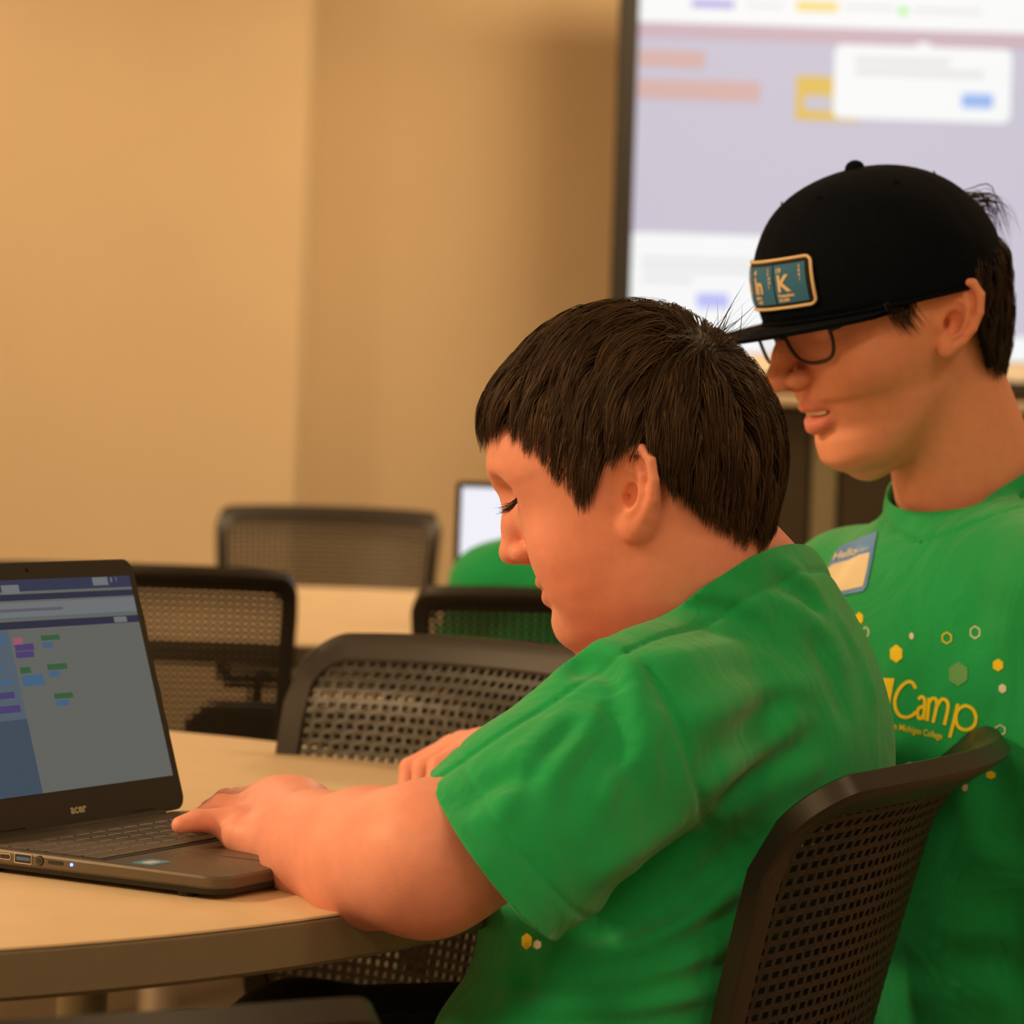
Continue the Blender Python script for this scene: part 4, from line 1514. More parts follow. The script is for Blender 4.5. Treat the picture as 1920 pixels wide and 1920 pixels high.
def strands(vol, ok, whorl, down, N, nseg, length, rng, seedmask=None, width=0.55, fluff=3.0, clumps=400, cl=0.55, lift=(-5.0, 2.5), swirl=0.35, gdist=(25., 105.), gmax=0.8):
    """march hair strands over the surface of a hair volume (head millimetres)"""
    v = rng.normal(size=(N * 3, 3)); v /= np.linalg.norm(v, axis=1, keepdims=True)
    q = np.array((-8, 0, 46)) + v * np.array((98, 82, 94)) * 1.02
    q = project(vol, q, 0.0)
    m = ok(q) > 4.0
    q = q[m][:N]
    N = len(q)
    whorl = np.asarray(whorl, float)
    whorl = project(vol, whorl[None], 0.0)[0]
    cc = q[rng.choice(N, min(clumps, N), replace=False)]
    cid = np.empty(N, int)
    for i in range(0, N, 2000):
        cid[i:i + 2000] = ((q[i:i + 2000, None, :] - cc[None]) ** 2).sum(2).argmin(1)
    crand = rng.normal(size=(len(cc), 3))
    clift = rng.uniform(0, 1, len(cc))
    L = length[0] + (length[1] - length[0]) * rng.random(N)
    step = L / nseg
    endoff = rng.normal(0, 3.2, N) + (rng.normal(size=len(cc)) * 3.2)[cid]
    pts = []
    alive = np.ones(N, bool)
    kst = np.full(N, float(nseg))
    lev_top = rng.random(N) * fluff + clift[cid] * fluff * 0.8
    p = project(vol, q, lift[0])
    pts.append(p.copy())
    cur = q.copy()
    cent = cc.copy()
    prev_t = None
    for s in range(1, nseg + 1):
        def dirf(x, rr):
            n = ngrad(vol, x)
            r = x - whorl
            dist = np.linalg.norm(r, axis=1)
            t1 = r - n * (r * n).sum(1)[:, None]; t1 /= np.linalg.norm(t1, axis=1, keepdims=True) + 1e-6
            sw = np.cross(n, t1)
            t2 = down - n * (n @ down)[:, None]; t2 /= np.linalg.norm(t2, axis=1, keepdims=True) + 1e-6
            g = np.clip((dist - gdist[0]) / (gdist[1] - gdist[0]), 0, 1) * gmax
            t = t1 * (1 - g)[:, None] + t2 * g[:, None] + sw * (swirl * np.exp(-dist / 35.0))[:, None] + rr * 0.10
            t -= n * (t * n).sum(1)[:, None]
            return t / (np.linalg.norm(t, axis=1, keepdims=True) + 1e-6)
        t = dirf(cur, crand[cid] + rng.normal(size=(N, 3)) * 0.35)
        ct = dirf(cent, crand)
        st = np.where(alive, step, step * 0.02)
        nx = cur + t * st[:, None]
        cent = project(vol, cent + ct * np.mean(step), 0.0, 1)
        nx = project(vol, nx, 0.0, 1)
        # clumping
        dc = cent[cid] - nx
        ln = np.linalg.norm(dc, axis=1, keepdims=True)
        pull = np.where((ln < 16) & alive[:, None], cl / nseg * 1.6, 0.0)
        nx = nx + dc * pull
        stop = ok(nx) < endoff
        kst = np.where(alive & stop, s - 0.3, kst)
        alive &= ~stop
        cur = nx
        tt = s / nseg
        lev = lift[0] + (lift[1] + lev_top - lift[0]) * min(1.0, tt * 2.2) - 1.5 * tt
        n = ngrad(vol, cur)
        pts.append(cur + n * lev[:, None])
    P = np.stack(pts, 1)                    # N, nseg+1, 3
    K = nseg + 1                            # spread the joints over the part that really grew, so every tip tapers
    tq = np.linspace(0, 1, K)[None] * np.maximum(kst, 1.2)[:, None]
    i0 = np.clip(np.floor(tq).astype(int), 0, nseg - 1)
    w = (tq - i0)[:, :, None]
    ar = np.arange(N)[:, None]
    P = P[ar, i0] * (1 - w) + P[ar, i0 + 1] * w
    keep = kst > 1.5
    return P[keep], cid[keep]


def ribbon_mesh(name, P, vol, width, mat, colors, rng):
    """flat hair ribbons: two vertices per joint, tapering to the tip"""
    N, K, _ = P.shape
    T = np.gradient(P, axis=1); T /= np.linalg.norm(T, axis=2, keepdims=True) + 1e-9
    nrm = ngrad(vol, P.reshape(-1, 3)).reshape(P.shape)
    nrm = nrm + rng.normal(size=(N, 1, 3)) * 0.45
    side = np.cross(T, nrm); side /= np.linalg.norm(side, axis=2, keepdims=True) + 1e-9
    w = width * (0.7 + 0.6 * rng.random((N, 1)))
    tap = np.concatenate([np.linspace(0.8, 1.0, 3), np.linspace(1.0, 0.06, K - 3)])
    o = side * (w * tap[None])[:, :, None]
    V = np.stack([P - o, P + o], 2).reshape(-1, 3)
    base = (np.arange(N) * K * 2)[:, None] + (np.arange(K - 1) * 2)[None]
    Qd = np.stack([base, base + 1, base + 3, base + 2], -1).reshape(-1, 4)
    C = np.repeat(colors, K * 2, axis=0)
    return V, Qd, C


dn1 = H1.R.T @ np.array((0, 0, -1.0))
ok1 = lambda q: q[:, 2] - hline1(q)
rngh = np.random.default_rng(11)
WH1 = (-88, 30, 92)
P, cid = strands(hair_vol1, ok1, WH1, dn1, 20000, 9, (34, 62), rngh, fluff=3.2, clumps=520)
Pw, cw = strands(hair_vol1, lambda q: 30.0 - np.linalg.norm(q - np.array(WH1), axis=1), (-70, 8, 108), dn1, 1400, 9, (16, 30), rngh, fluff=4.0, clumps=90, gmax=0.35, lift=(-3.0, 2.0))
cc_ = rngh.normal(size=cid.max() + 1)
tone = 1.0 + 0.30 * cc_[cid] * 0.6 + 0.28 * rngh.normal(size=len(P))
base = np.array((0.050, 0.030, 0.0175))
colr = np.clip(base[None] * np.clip(tone, 0.35, 1.9)[:, None], 0, 1)
V, Qd, C = ribbon_mesh('hair', P, hair_vol1, 0.42, M_HAIR1, colr, rngh)
Vw, Qw, Cw = ribbon_mesh('hair', Pw, hair_vol1, 0.22, M_HAIR1, np.clip(base[None] * rngh.uniform(0.3, 0.7, (len(Pw), 1)), 0, 1), rngh)
Qd = np.concatenate([Qd, Qw + len(V)]); C = np.concatenate([C, Cw]); V = np.concatenate([V, Vw])
tf = []
for k in range(46):
    r0 = np.array(WH1) * np.array((1, 1, 1)) + rngh.normal(size=3) * np.array((5, 6, 4)) + np.array((-6, 0, -2))
    d_ = np.array((-0.9, 0.1, 0.55)) + rngh.normal(size=3) * 0.45
    Lh = rngh.uniform(12, 26)
    tf.append(crom([r0 - d_ * 4, r0 + d_ * Lh * 0.5, r0 + d_ * Lh + np.array((0, 0, rngh.normal() * 3))], 4))
Vt, Qt, Ct = ribbon_mesh('hair', np.array(tf), hair_vol1, 0.34, M_HAIR1, np.tile(base * 0.8, (len(tf), 1)), rngh)
Qd = np.concatenate([Qd, Qt + len(V)]); C = np.concatenate([C, Ct]); V = np.concatenate([V, Vt])
V = H1.wor(V)
# solid under-layer
def cap1(p):
    q = H1.loc(p)
    return np.maximum(hair_vol1(q) + 2.5, -(hair_vol1(q) + 9.5)) * F32(0.001 * H1.sc)
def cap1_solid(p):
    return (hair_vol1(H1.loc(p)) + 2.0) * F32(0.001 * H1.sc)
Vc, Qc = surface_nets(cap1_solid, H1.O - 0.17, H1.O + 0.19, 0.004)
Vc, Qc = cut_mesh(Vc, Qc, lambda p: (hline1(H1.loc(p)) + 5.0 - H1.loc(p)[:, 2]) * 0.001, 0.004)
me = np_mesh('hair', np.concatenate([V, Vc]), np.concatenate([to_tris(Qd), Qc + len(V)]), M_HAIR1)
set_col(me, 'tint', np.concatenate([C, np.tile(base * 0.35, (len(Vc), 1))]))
hair_1 = pobj('hair', me, person1)
tag(hair_1, 'short brown hair with straight fringe')


def face_hairs(head, curves, mat, name, person, width=0.35):
    """lashes and brows: short tapering strands, each given by root, bend and tip in head millimetres"""
    V = []; Qd = []
    for pts, w in curves:
        P = crom(pts, 3)
        T = np.gradient(P, axis=0)
        side = np.cross(T, np.array((0.3, 0.9, 0.2))); side /= np.linalg.norm(side, axis=1, keepdims=True) + 1e-9
        K = len(P)
        tp = np.linspace(1, 0.15, K)[:, None] * w
        o = len(V)
        for a, b in zip(P - side * tp, P + side * tp):
            V += [a, b]
        Qd += [(o + 2 * i, o + 2 * i + 1, o + 2 * i + 3, o + 2 * i + 2) for i in range(K - 1)]
    me = np_mesh(name, head.wor(np.array(V)), np.array(Qd), mat)
    return pobj(name, me, person)


def lash_curves(E, slit, n, rng, s, out=12.0):
    P = crom(np.array(slit) + np.array(E), 12)
    res = []
    for i in range(n):
        p = P[int(rng.integers(2, len(P) - 1))].copy()
        q = p * np.array((1, s, 1))
        d = np.array((1.0, s * (0.25 + 0.02 * (p[1] - E[1])), -0.32)) + rng.normal(size=3) * 0.12
        L = out * rng.uniform(0.7, 1.1)
        if True:
            res.append(([q - d * 1.0, q + d * L * 0.5 + np.array((0, 0, -1.0)), q + d * L + np.array((0, 0, 1.2))], 0.28))
    return res


E1 = KID['eye']
M_BROW = pm('brow_brown', (0.16, 0.085, 0.045), 0.6)
for s_ in (1, -1):
    face_hairs(H1, lash_curves(E1, [(12.0, -10, -4.0), (13.8, 0, -6.0), (12.2, 7, -4.5), (10.5, 10.5, -2.5)], 46, rngh, s_), M_LASH, 'eyelashes', person1)
    bc = []
    for i in range(90):
        t = rngh.random(); l = 14 + 30 * t
        q = np.array((86 - 10 * t * t - 1.0, l * s_, 50 + 4.5 * math.sin(t * 2.4) + rngh.normal() * 1.6))
        bc.append(([q, q + np.array((0.5, s_ * 3.0, 0.8)), q + np.array((-0.8, s_ * 6.0, -0.2))], 0.2))
    face_hairs(H1, bc, M_BROW, 'eyebrow', person1)
# ---------------------------------------------------------------- the boy with the cap
TEEN = dict(
    z=[84, 62, 46, 38, 30, 16, 2, -10, -18, -27, -34, -45, -54, -65, -77, -87, -94],
    xf=[66, 80, 88, 90, 87, 82, 82, 84, 87, 90, 84, 85, 83, 86, 86, 79, 62],
    w=[60, 67, 69, 69, 67, 66, 65, 63, 61, 58, 56, 54, 51, 47, 41, 32, 19],
    xw=[5, 6, 8, 10, 12, 15, 18, 19, 20, 22, 23, 24, 26, 28, 30, 32, 34],
    pf=[2.4, 2.4, 2.4, 2.3, 2.2, 2.1, 2.05, 2.0, 2.0, 1.95, 1.95, 1.95, 2.0, 2.05, 2.1, 2.1, 2.1],
    cran_c=(-4, 0, 40), cran_r=(90, 72, 78),
    eye=(68.0, 31.0, 28.0), sock=(16, 19, 13),
    cheek=[((52, 38, -6), (24, 22, 20), 28)],
    nose=[((85, 0, 34), (97, 0, 12), 6.5, 7.8, 9), ((97, 0, 12), (109, 0, -5), 7.8, 9.0, 8), ((108, 0, -5), (94, 0, -14), 8.6, 5.5, 5)],
    alae=[((96, 12, -8), (11, 7, 7.5), 3.2)],
    nostril=[((101, 6.2, -14.5), (5.5, 3.2, 3.6))],
    slit=([(11.5, -11, -1.5), (13.0, 0, -2.5), (10.2, 10.5, -1.5)], [0.9, 1.6, 0.7]),
    lips=[([(70, 25, -38), (87, 10, -32.5), (91.5, 0, -31.5)], [2.4, 4.8, 5.4], 3.5), ([(70, 25, -39), (84, 11, -46.5), (88.5, 0, -48.5)], [2.4, 5.8, 7.0], 4.0)],
    mouth=[([(71, 24, -38.5), (86, 11, -39.6), (93, 0, -40.2)], [1.0, 2.8, 3.4], 2.0)],
    ear_c=(-13, 74, 6), ear_tilt=0.55, ear_flare=0.30, ear_s=1.05)
H2_YAW, H2_PITCH = math.radians(-22), math.radians(19)
_L2 = np.array((-math.sin(H2_YAW), -math.cos(H2_YAW), 0))
H2 = Head(at(1764, 622, 2.335) - 0.077 * _L2, H2_YAW, H2_PITCH, 0.0, 1.06, TEEN)
TY2 = math.radians(-50)
f2 = np.array((-math.cos(TY2), math.sin(TY2), 0)); l2 = np.array((-math.sin(TY2), -math.cos(TY2), 0))
NB2 = H2.wor((-26, 0, -35)); N2 = at(1792, 935, 2.45)
C2 = at(1815, 1260, 2.43)
SR2 = at(1600, 1128, 2.57); SL2 = at(2040, 1100, 2.30)
ELR2 = SR2 + np.array((-0.02, -0.02, -0.25)); ELL2 = SL2 + np.array((0.03, 0.0, -0.26))
WRR2 = ELR2 + np.array((0.02, 0.06, -0.20)); WRL2 = ELL2 + np.array((0.06, 0.04, -0.20))


def simple_hand(p, wr, d, side):
    d = d / np.linalg.norm(d)
    r = None
    for k in range(4):
        o = side * (k - 1.5) * 0.018
        mc = wr + d * 0.085 + o
        pts = [mc, mc + d * (0.035 - 0.004 * abs(k - 1)) - ZV * 0.008, mc + d * (0.052 - 0.004 * abs(k - 1)) - ZV * 0.028]
        c = chain(p, pts, [0.0095, 0.0085, 0.007])
        r = c if r is None else np.minimum(r, c)
        r = smin(r, cone(p, wr, mc, 0.02, 0.0105), 0.008)
    th = chain(p, [wr + d * 0.02, wr + d * 0.05 + side * 0.04, wr + d * 0.085 + side * 0.05], [0.014, 0.011, 0.008])
    return smin(r, th, 0.008)


def skin2(p):
    d = bounded(H2.sdf, p, H2.wor((0, 0, 20)), 0.175)
    d = smin(d, cone(p, NB2, N2, 0.047, 0.051), 0.020)
    d = smin(d, cone(p, H2.wor((-40, 0, -30)), N2 + np.array((0.045, 0.015, -0.012)), 0.038, 0.046), 0.025)
    d = smin(d, cone(p, H2.wor((20, 0, -66)), H2.wor((45, 0, -76)), 0.030, 0.028), 0.022)
    t = smin(chain(p, [N2 - ZV * 0.06, C2, at(1830, 1700, 2.43), at(1840, 2100, 2.44)], [0.04, 0.085, 0.085, 0.095]), chain(p, [SL2, N2 - ZV * 0.08, SR2], [0.040, 0.036, 0.040]), 0.02)
    t = smin(t, ell(p, C2 - ZV * 0.02, (0.085, 0.135, 0.14), axes(f2, ZV)), 0.03)
    d = smin(d, t, 0.02)
    for s_, e_, w_, sg in ((SL2, ELL2, WRL2, -1), (SR2, ELR2, WRR2, 1)):
        a = chain(p, [s_, e_, w_], [0.046, 0.038, 0.026], 0.01)
        a = smin(a, bounded(lambda q: simple_hand(q, w_, -ZV + 0.2 * f2, f2 * 1.0), p, w_ - ZV * 0.08, 0.13), 0.01)
        d = smin(d, a, 0.025)
    return d


def shirt2_base(p):
    d = ell(p, C2 + f2 * 0.006 - ZV * 0.035, (0.112, 0.172, 0.150), axes(f2, ZV + 0.10 * f2))
    d = smin(d, chain(p, [C2 - ZV * 0.02, at(1822, 1560, 2.43), at(1840, 1900, 2.44), at(1845, 2200, 2.45)], [0.11, 0.118, 0.125, 0.13]), 0.06)
    d = smin(d, ell(p, at(1815, 1560, 2.43), (0.108, 0.165, 0.26), axes(f2, ZV)), 0.06)
    d = smin(d, chain(p, [SL2, N2 - ZV * 0.052, SR2], [0.056, 0.052, 0.056]), 0.045)
    nd = (NB2 - N2) / np.linalg.norm(NB2 - N2)
    d = smin(d, cone(p, NB2, N2, 0.051, 0.057), 0.02)
    d = smin(d, cone(p, H2.wor((-40, 0, -30)), N2 + np.array((0.045, 0.015, -0.012)), 0.044, 0.055), 0.02)
    for s_, e_ in ((SL2, ELL2), (SR2, ELR2)):
        ax = (e_ - s_) / np.linalg.norm(e_ - s_)
        d = smin(d, chain(p, [s_, s_ + ax * 0.25], [0.060, 0.068]), 0.035)
    return d


NP2 = at(1728, 998, 2.36); NN2 = 0.47 * f2 + 0.88 * ZV - 0.04 * l2; NN2 /= np.linalg.norm(NN2)
NA2 = NB2 - N2; NA2 /= np.linalg.norm(NA2)


def neck_g2(p):
    g = (p - NP2.astype(F32)) @ NN2.astype(F32)
    q = p - (N2 + np.array((0.015, 0.0, 0.0))).astype(F32)
    t = q @ NA2.astype(F32)
    rad = np.sqrt(np.maximum((q * q).sum(1) - t * t, 0))
    return np.where(rad < 0.098, g, np.minimum(g, -0.02))

FOLDS2 = []
_f = lambda amp, w, *pts: FOLDS2.append((ray_hit(shirt2_base, crom(pts, 4)), amp, w))
_f(0.003, 0.016, (1680, 1200), (1690, 1330), (1680, 1420))
_f(0.004, 0.02, (1890, 1150), (1860, 1270), (1870, 1400))
_f(-0.004, 0.018, (1860, 1330), (1850, 1420), (1870, 1500))
_f(-0.004, 0.018, (1740, 1400), (1745, 1480), (1800, 1560))
_f(0.004, 0.018, (1790, 1450), (1820, 1560), (1900, 1640))
_f(-0.006, 0.018, (1730, 1830), (1800, 1800), (1910, 1815))
_f(0.005, 0.018, (1720, 1800), (1790, 1760), (1900, 1755))
_f(0.005, 0.018, (1720, 1870), (1800, 1850), (1910, 1870))
_f(0.003, 0.016, (1800, 1010), (1850, 1080), (1910, 1120))


def shirt2(p):
    d = shirt2_base(p)
    m = np.abs(d) < 0.035
    if m.any():
        q = p[m]; dd = d[m]
        for path, amp, w in FOLDS2:
            dd = dd - F32(amp) * seg_ridge(q, path, w)
        g = neck_g2(q)
        near = g > -0.04
        dd = dd - 0.0016 * np.exp(-((g + 0.006) / 0.007) ** 2) * near + 0.0024 * np.exp(-((g + 0.0150) / 0.0022) ** 2) * near
        d[m] = dd
    return d


person2 = empty('person', (N2[0], N2[1], 0), 0, 'person in black cap and glasses wearing a green camp t-shirt', 'person')
V, Q = surface_nets(skin2, (0.12, 2.12, 0.36), (0.68, 2.76, 1.32), 0.0021)
me = np_mesh('body', V, Q, M_SKIN)
set_col(me, 'tint', skin_tint(V, H2, (0.85, 0.39, 0.275), (0.68, 0.215, 0.20), (-40.5, 13.5), 79.5,
                              red=[((-14, 80, 5), (24, 18, 34), 0.5, (0.74, 0.24, 0.13)), ((104, 0, -6), (14, 18, 12), 0.4, (0.66, 0.22, 0.15)),
                                   ((45, 45, -15), (30, 34, 30), 0.3, (0.68, 0.25, 0.15))]))
body_2 = pobj('body', me, person2)
HB2 = 0.003
V, Q = surface_nets(shirt2, (0.10, 2.10, 0.40), (0.72, 2.80, 1.10), HB2, slack=1.3)
V, Q = cut_mesh(V, Q, neck_g2, HB2)
for s_, e_ in ((SL2, ELL2), (SR2, ELR2)):
    ax = ((e_ - s_) / np.linalg.norm(e_ - s_)).astype(F32); hc = (s_ + ax * 0.19).astype(F32)

    def gg(p, ax=ax, hc=hc):
        q = p - hc; t = q @ ax
        rad = np.sqrt(np.maximum((q * q).sum(1) - t * t, 0))
        side = (p - C2.astype(F32)) @ l2.astype(F32)
        return np.where((rad < 0.09) & (t > -0.05) & (np.abs(side) > 0.165), t, -0.05)
    V, Q = cut_mesh(V, Q, gg, HB2)
V, Q = cut_mesh(V, Q, lambda p: 0.44 - p[:, 2], HB2)
me = np_mesh('shirt', V, Q, M_SHIRT)
shirt_2 = pobj('shirt', me, person2)
sm = shirt_2.modifiers.new('thickness', 'SOLIDIFY'); sm.thickness = 0.0018; sm.offset = -1
PEL2 = np.array((N2[0] + 0.05, N2[1] + 0.03, 0.46))
hips = [PEL2 + l2 * 0.08, PEL2 - l2 * 0.08]
kn = [h + f2 * 0.40 + np.array((0, 0, -0.02)) for h in hips]
kn[1] = hips[1] + np.array((-0.05, -0.38, -0.02)) * 0.9
ft = [k + np.array((0, 0, 0.09 - k[2])) for k in kn]
trousers(person2, hips, kn, ft)
# teeth
mb = MB()
for k in range(-3, 4):
    a = k * 0.20
    c = H2.wor((70 + 16.5 * math.cos(a * 0.9), 22 * math.sin(a), -36.8))
    R = Matrix([list(r) for r in H2.R])
    Rz = R @ Matrix.Rotation(a * 0.9, 3, 'Z')
    mb.box(c, (0.0035, 0.0078, 0.0075), Rz, bev=0.0012, seg=2)
o = mb.build('teeth', M_TEETH, None, smooth=True); o.parent = person2; o.location = -Vector(person2.location)
mb = MB()
for k in range(-3, 4):
    a = k * 0.2
    c = H2.wor((68 + 15 * math.cos(a * 0.9), 20 * math.sin(a), -44.0))
    mb.box(c, (0.0035, 0.0062, 0.007), Matrix([list(r) for r in H2.R]) @ Matrix.Rotation(a * 0.9, 3, 'Z'), bev=0.0012, seg=2)
o = mb.build('teeth', M_TEETH, None, smooth=True); o.parent = person2; o.location = -Vector(person2.location)
for H_, E_, per in ((H1, KID['eye'], person1), (H2, TEEN['eye'], person2)):
    for s_ in (1, -1):
        c = H_.wor((E_[0], E_[1] * s_, E_[2]))
        mb = MB(); n_ = 20; vs = []
        for i in range(n_ + 1):
            th = PI * i / n_
            for k in range(n_):
                ph = 2 * PI * k / n_
                vs.append(c + 0.0118 * H_.sc * (H_.R @ np.array((math.cos(th), math.sin(th) * math.cos(ph), math.sin(th) * math.sin(ph)))))
        mb.add(vs, [(i * n_ + k, (i + 1) * n_ + k, (i + 1) * n_ + (k + 1) % n_, i * n_ + (k + 1) % n_) for i in range(n_) for k in range(n_)])
        me = mb.mesh('eye'); me.materials.append(M_EYEW); me.materials.append(pm('iris', (0.05, 0.03, 0.015), 0.2))
        for pi_, pl in enumerate(me.polygons):
            pl.material_index = 1 if pi_ < n_ * 3 else 0
            pl.use_smooth = True
        pobj('eye', me, per)

# hair under the cap
def hair_vol2(q):
    return smin(ell(q, (-6, 0, 40), (96, 80, 84)), ell(q, (-36, 0, -12), (52, 56, 62)), 25.0)


HLINE2 = [(130, 300), (40, 300), (36, 22), (28, 14), (20, 18), (14, 40), (0, 48), (-18, 46), (-28, 26), (-36, -10), (-50, -50), (-75, -66), (-130, -72)]


def hl2(q):
    hl = np.array(HLINE2[::-1], float)
    return np.interp(q[:, 0], hl[:, 0], hl[:, 1])


dn2 = H2.R.T @ np.array((0.12, 0, -1.0)); dn2 /= np.linalg.norm(dn2)
P, cid = strands(hair_vol2, lambda q: np.where(q[:, 2] > 60, -9, q[:, 2] - hl2(q)), (-60, 0, 110), dn2, 7000, 8, (24, 46), rngh, fluff=3.5, clumps=240, gmax=1.0, gdist=(5., 40.))
tone = 1.0 + 0.2 * rngh.normal(size=cid.max() + 1)[cid] + 0.2 * rngh.normal(size=len(P))
base2 = np.array((0.032, 0.020, 0.014))
V, Qd, C = ribbon_mesh('hair', P, hair_vol2, 0.5, M_HAIR1, np.clip(base2 * np.clip(tone, .4, 1.8)[:, None], 0, 1), rngh)
extra = []
for k in range(140):                       # loose locks: temple wisps and the tuft at the back
    if k < 70:
        t = rngh.random(); r0 = np.array((38 + 8 * rngh.normal() * .5 - 12 * t, 76, 40 + 4 * rngh.normal()))
        tip = r0 + np.array((-4 - 4 * rngh.random(), 2, -26 - 8 * rngh.random()))
        mid = (r0 + tip) / 2 + np.array((5, 3, 2))
    else:
        r0 = np.array((-84 + 4 * rngh.normal(), 12 + 7 * rngh.normal(), 84 + 5 * rngh.normal()))
        mid = r0 + np.array((-22 + 3 * rngh.normal(), 0, -8 + 4 * rngh.normal()))
        tip = r0 + np.array((-27 + 5 * rngh.normal(), 2 * rngh.normal(), -38 + 8 * rngh.normal()))
    extra.append(crom([r0, mid, tip], 4))
PE = np.array(extra)
V2, Q2, Cx = ribbon_mesh('hair', PE, hair_vol2, 0.5, M_HAIR1, np.tile(base2 * 1.2, (len(PE), 1)), rngh)
cap2s = lambda p: (hair_vol2(H2.loc(p)) + 2.5) * F32(0.001 * H2.sc)
Vc, Qc = surface_nets(cap2s, H2.O - 0.18, H2.O + 0.17, 0.0045)
Vc, Qc = cut_mesh(Vc, Qc, lambda p: (hl2(H2.loc(p)) + 3.0 - H2.loc(p)[:, 2]) * 0.001, 0.0045)
Vc, Qc = cut_mesh(Vc, Qc, lambda p: (H2.loc(p)[:, 2] - 62.0) * 0.001, 0.0045)
V = H2.wor(V); V2 = H2.wor(V2)
me = np_mesh('hair', np.concatenate([V, V2, Vc]), np.concatenate([to_tris(Qd), to_tris(Q2) + len(V), Qc + len(V) + len(V2)]), M_HAIR1)
set_col(me, 'tint', np.concatenate([C, Cx, np.tile(base2 * 0.6, (len(Vc), 1))]))
tag(pobj('hair', me, person2), 'dark brown hair below the cap')

# ---------------------------------------------------------------- cap
CAPO = H2.wor(np.array((1.0, 0, 1.0)) * H2.loc(at(1650, 563, 2.405)[None].astype(F32))[0])
cp = math.radians(14.5); cyw = H2_YAW
cf0 = np.array((-math.cos(cyw), math.sin(cyw), 0))
CF = math.cos(cp) * cf0 - math.sin(cp) * ZV; CU = math.cos(cp) * ZV + math.sin(cp) * cf0; CL = np.cross(CU, CF)
CA, CB, CHT = 0.1025, 0.0925, 0.112


def cap_pt(th, h, off=0.0):
    """cap surface: th 0 = front, positive to the wearer's left; h height above the band"""
    t = h / CHT
    c, s = math.cos(th), math.sin(th)
    n = 2.9 + 0.5 * max(0, c) - 0.3 * max(0, -c)
    sc = max(0.0, 1 - min(1, t) ** n) ** (1 / 2.05)
    sc *= 1 + 0.03 * math.sin(min(1, t * 1.6) * PI)
    r = CA * CB / math.sqrt((CB * c) ** 2 + (CA * s) ** 2)
    bulge = 1.0 + 0.035 * max(0, -c) * math.sin(min(1, t) * PI)
    rr = r * sc * bulge + off
    lean = -0.010 * t * t
    return CAPO + CF * (rr * c + lean * 0) + CL * rr * s + CU * (h + off * (1 - sc))


M_CAP = pm('cap_cotton', (0.0035, 0.0062, 0.0120), 0.95, 0.12, 250, 0.35, 1600, spec=0.08)
cap = empty('cap', tuple(CAPO), 0, 'black flat-brim cap with blue element patch on the person wearing glasses', 'cap')


def cobj(name, mb, mat, parent=None, smooth=True, angle=None, lvl=None):
    me = mb.mesh(name); me.materials.append(mat)
    if smooth:
        me.polygons.foreach_set('use_smooth', [True] * len(me.polygons))
        if angle: me.set_sharp_from_angle(angle=math.radians(angle))
    return pobj(name, me, parent or cap)


NT, NH = 96, 22
mb = MB(); vs = []
hs = [CHT * math.sin(PI / 2 * i / NH) for i in range(NH)]
for h in hs:
    for k in range(NT):
        th = 2 * PI * k / NT - PI
        seam = -0.0009 * math.exp(-(((th / (PI / 3)) - round(th / (PI / 3))) / 0.035) ** 2)
        vs.append(cap_pt(th, h, seam))
top = len(vs); vs.append(cap_pt(0, CHT * 0.9999, 0))
fs = []
for i in range(NH - 1):
    for k in range(NT):
        thc = abs(2 * PI * (k + .5) / NT - PI)
        if thc > PI - 0.42 and 0.014 < hs[i] and hs[i + 1] < 0.016 + 0.045 * math.sqrt(max(0, 1 - ((PI - thc) / 0.42) ** 2)):
            continue
        fs.append((i * NT + k, i * NT + (k + 1) % NT, (i + 1) * NT + (k + 1) % NT, (i + 1) * NT + k))
fs += [((NH - 1) * NT + k, (NH - 1) * NT + (k + 1) % NT, top) for k in range(NT)]
crown = cobj('crown', mb.add(vs, fs), M_CAP)
crown.modifiers.new('thickness', 'SOLIDIFY').thickness = 0.0022
# sweat band rim
cobj('band', MB().tube([cap_pt(2 * PI * k / 64, 0.001, -0.0012) for k in range(64)], 0.0022, 8, closed=True), M_CAP)
# button
bt = cap_pt(0, CHT * 0.9999, 0)
mb = MB(); vs = []
for i in range(7):
    a = PI / 2 * i / 6
    for k in range(18):
        ph = 2 * PI * k / 18
        vs.append(bt + CU * (0.0075 * math.sin(a) - 0.001) + (CF * math.cos(ph) + CL * math.sin(ph)) * 0.0085 * math.cos(a))
cobj('button', mb.add(vs, [(i * 18 + k, i * 18 + (k + 1) % 18, (i + 1) * 18 + (k + 1) % 18, (i + 1) * 18 + k) for i in range(6) for k in range(18)]), M_CAP)
# eyelets
for th in (PI / 6, PI / 2, PI * 5 / 6, -PI / 6, -PI / 2, -PI * 5 / 6):
    c = cap_pt(th, 0.094, -0.0002); n = cap_pt(th, 0.094, 0.01) - c; n /= np.linalg.norm(n)
    a = np.cross(n, CF); a /= np.linalg.norm(a); b = np.cross(n, a)
    cobj('eyelet', MB().tube([c + (a * math.cos(t) + b * math.sin(t)) * 0.0026 for t in np.linspace(0, 2 * PI, 13)[:-1]], 0.0006, 6, closed=True), M_CAP)
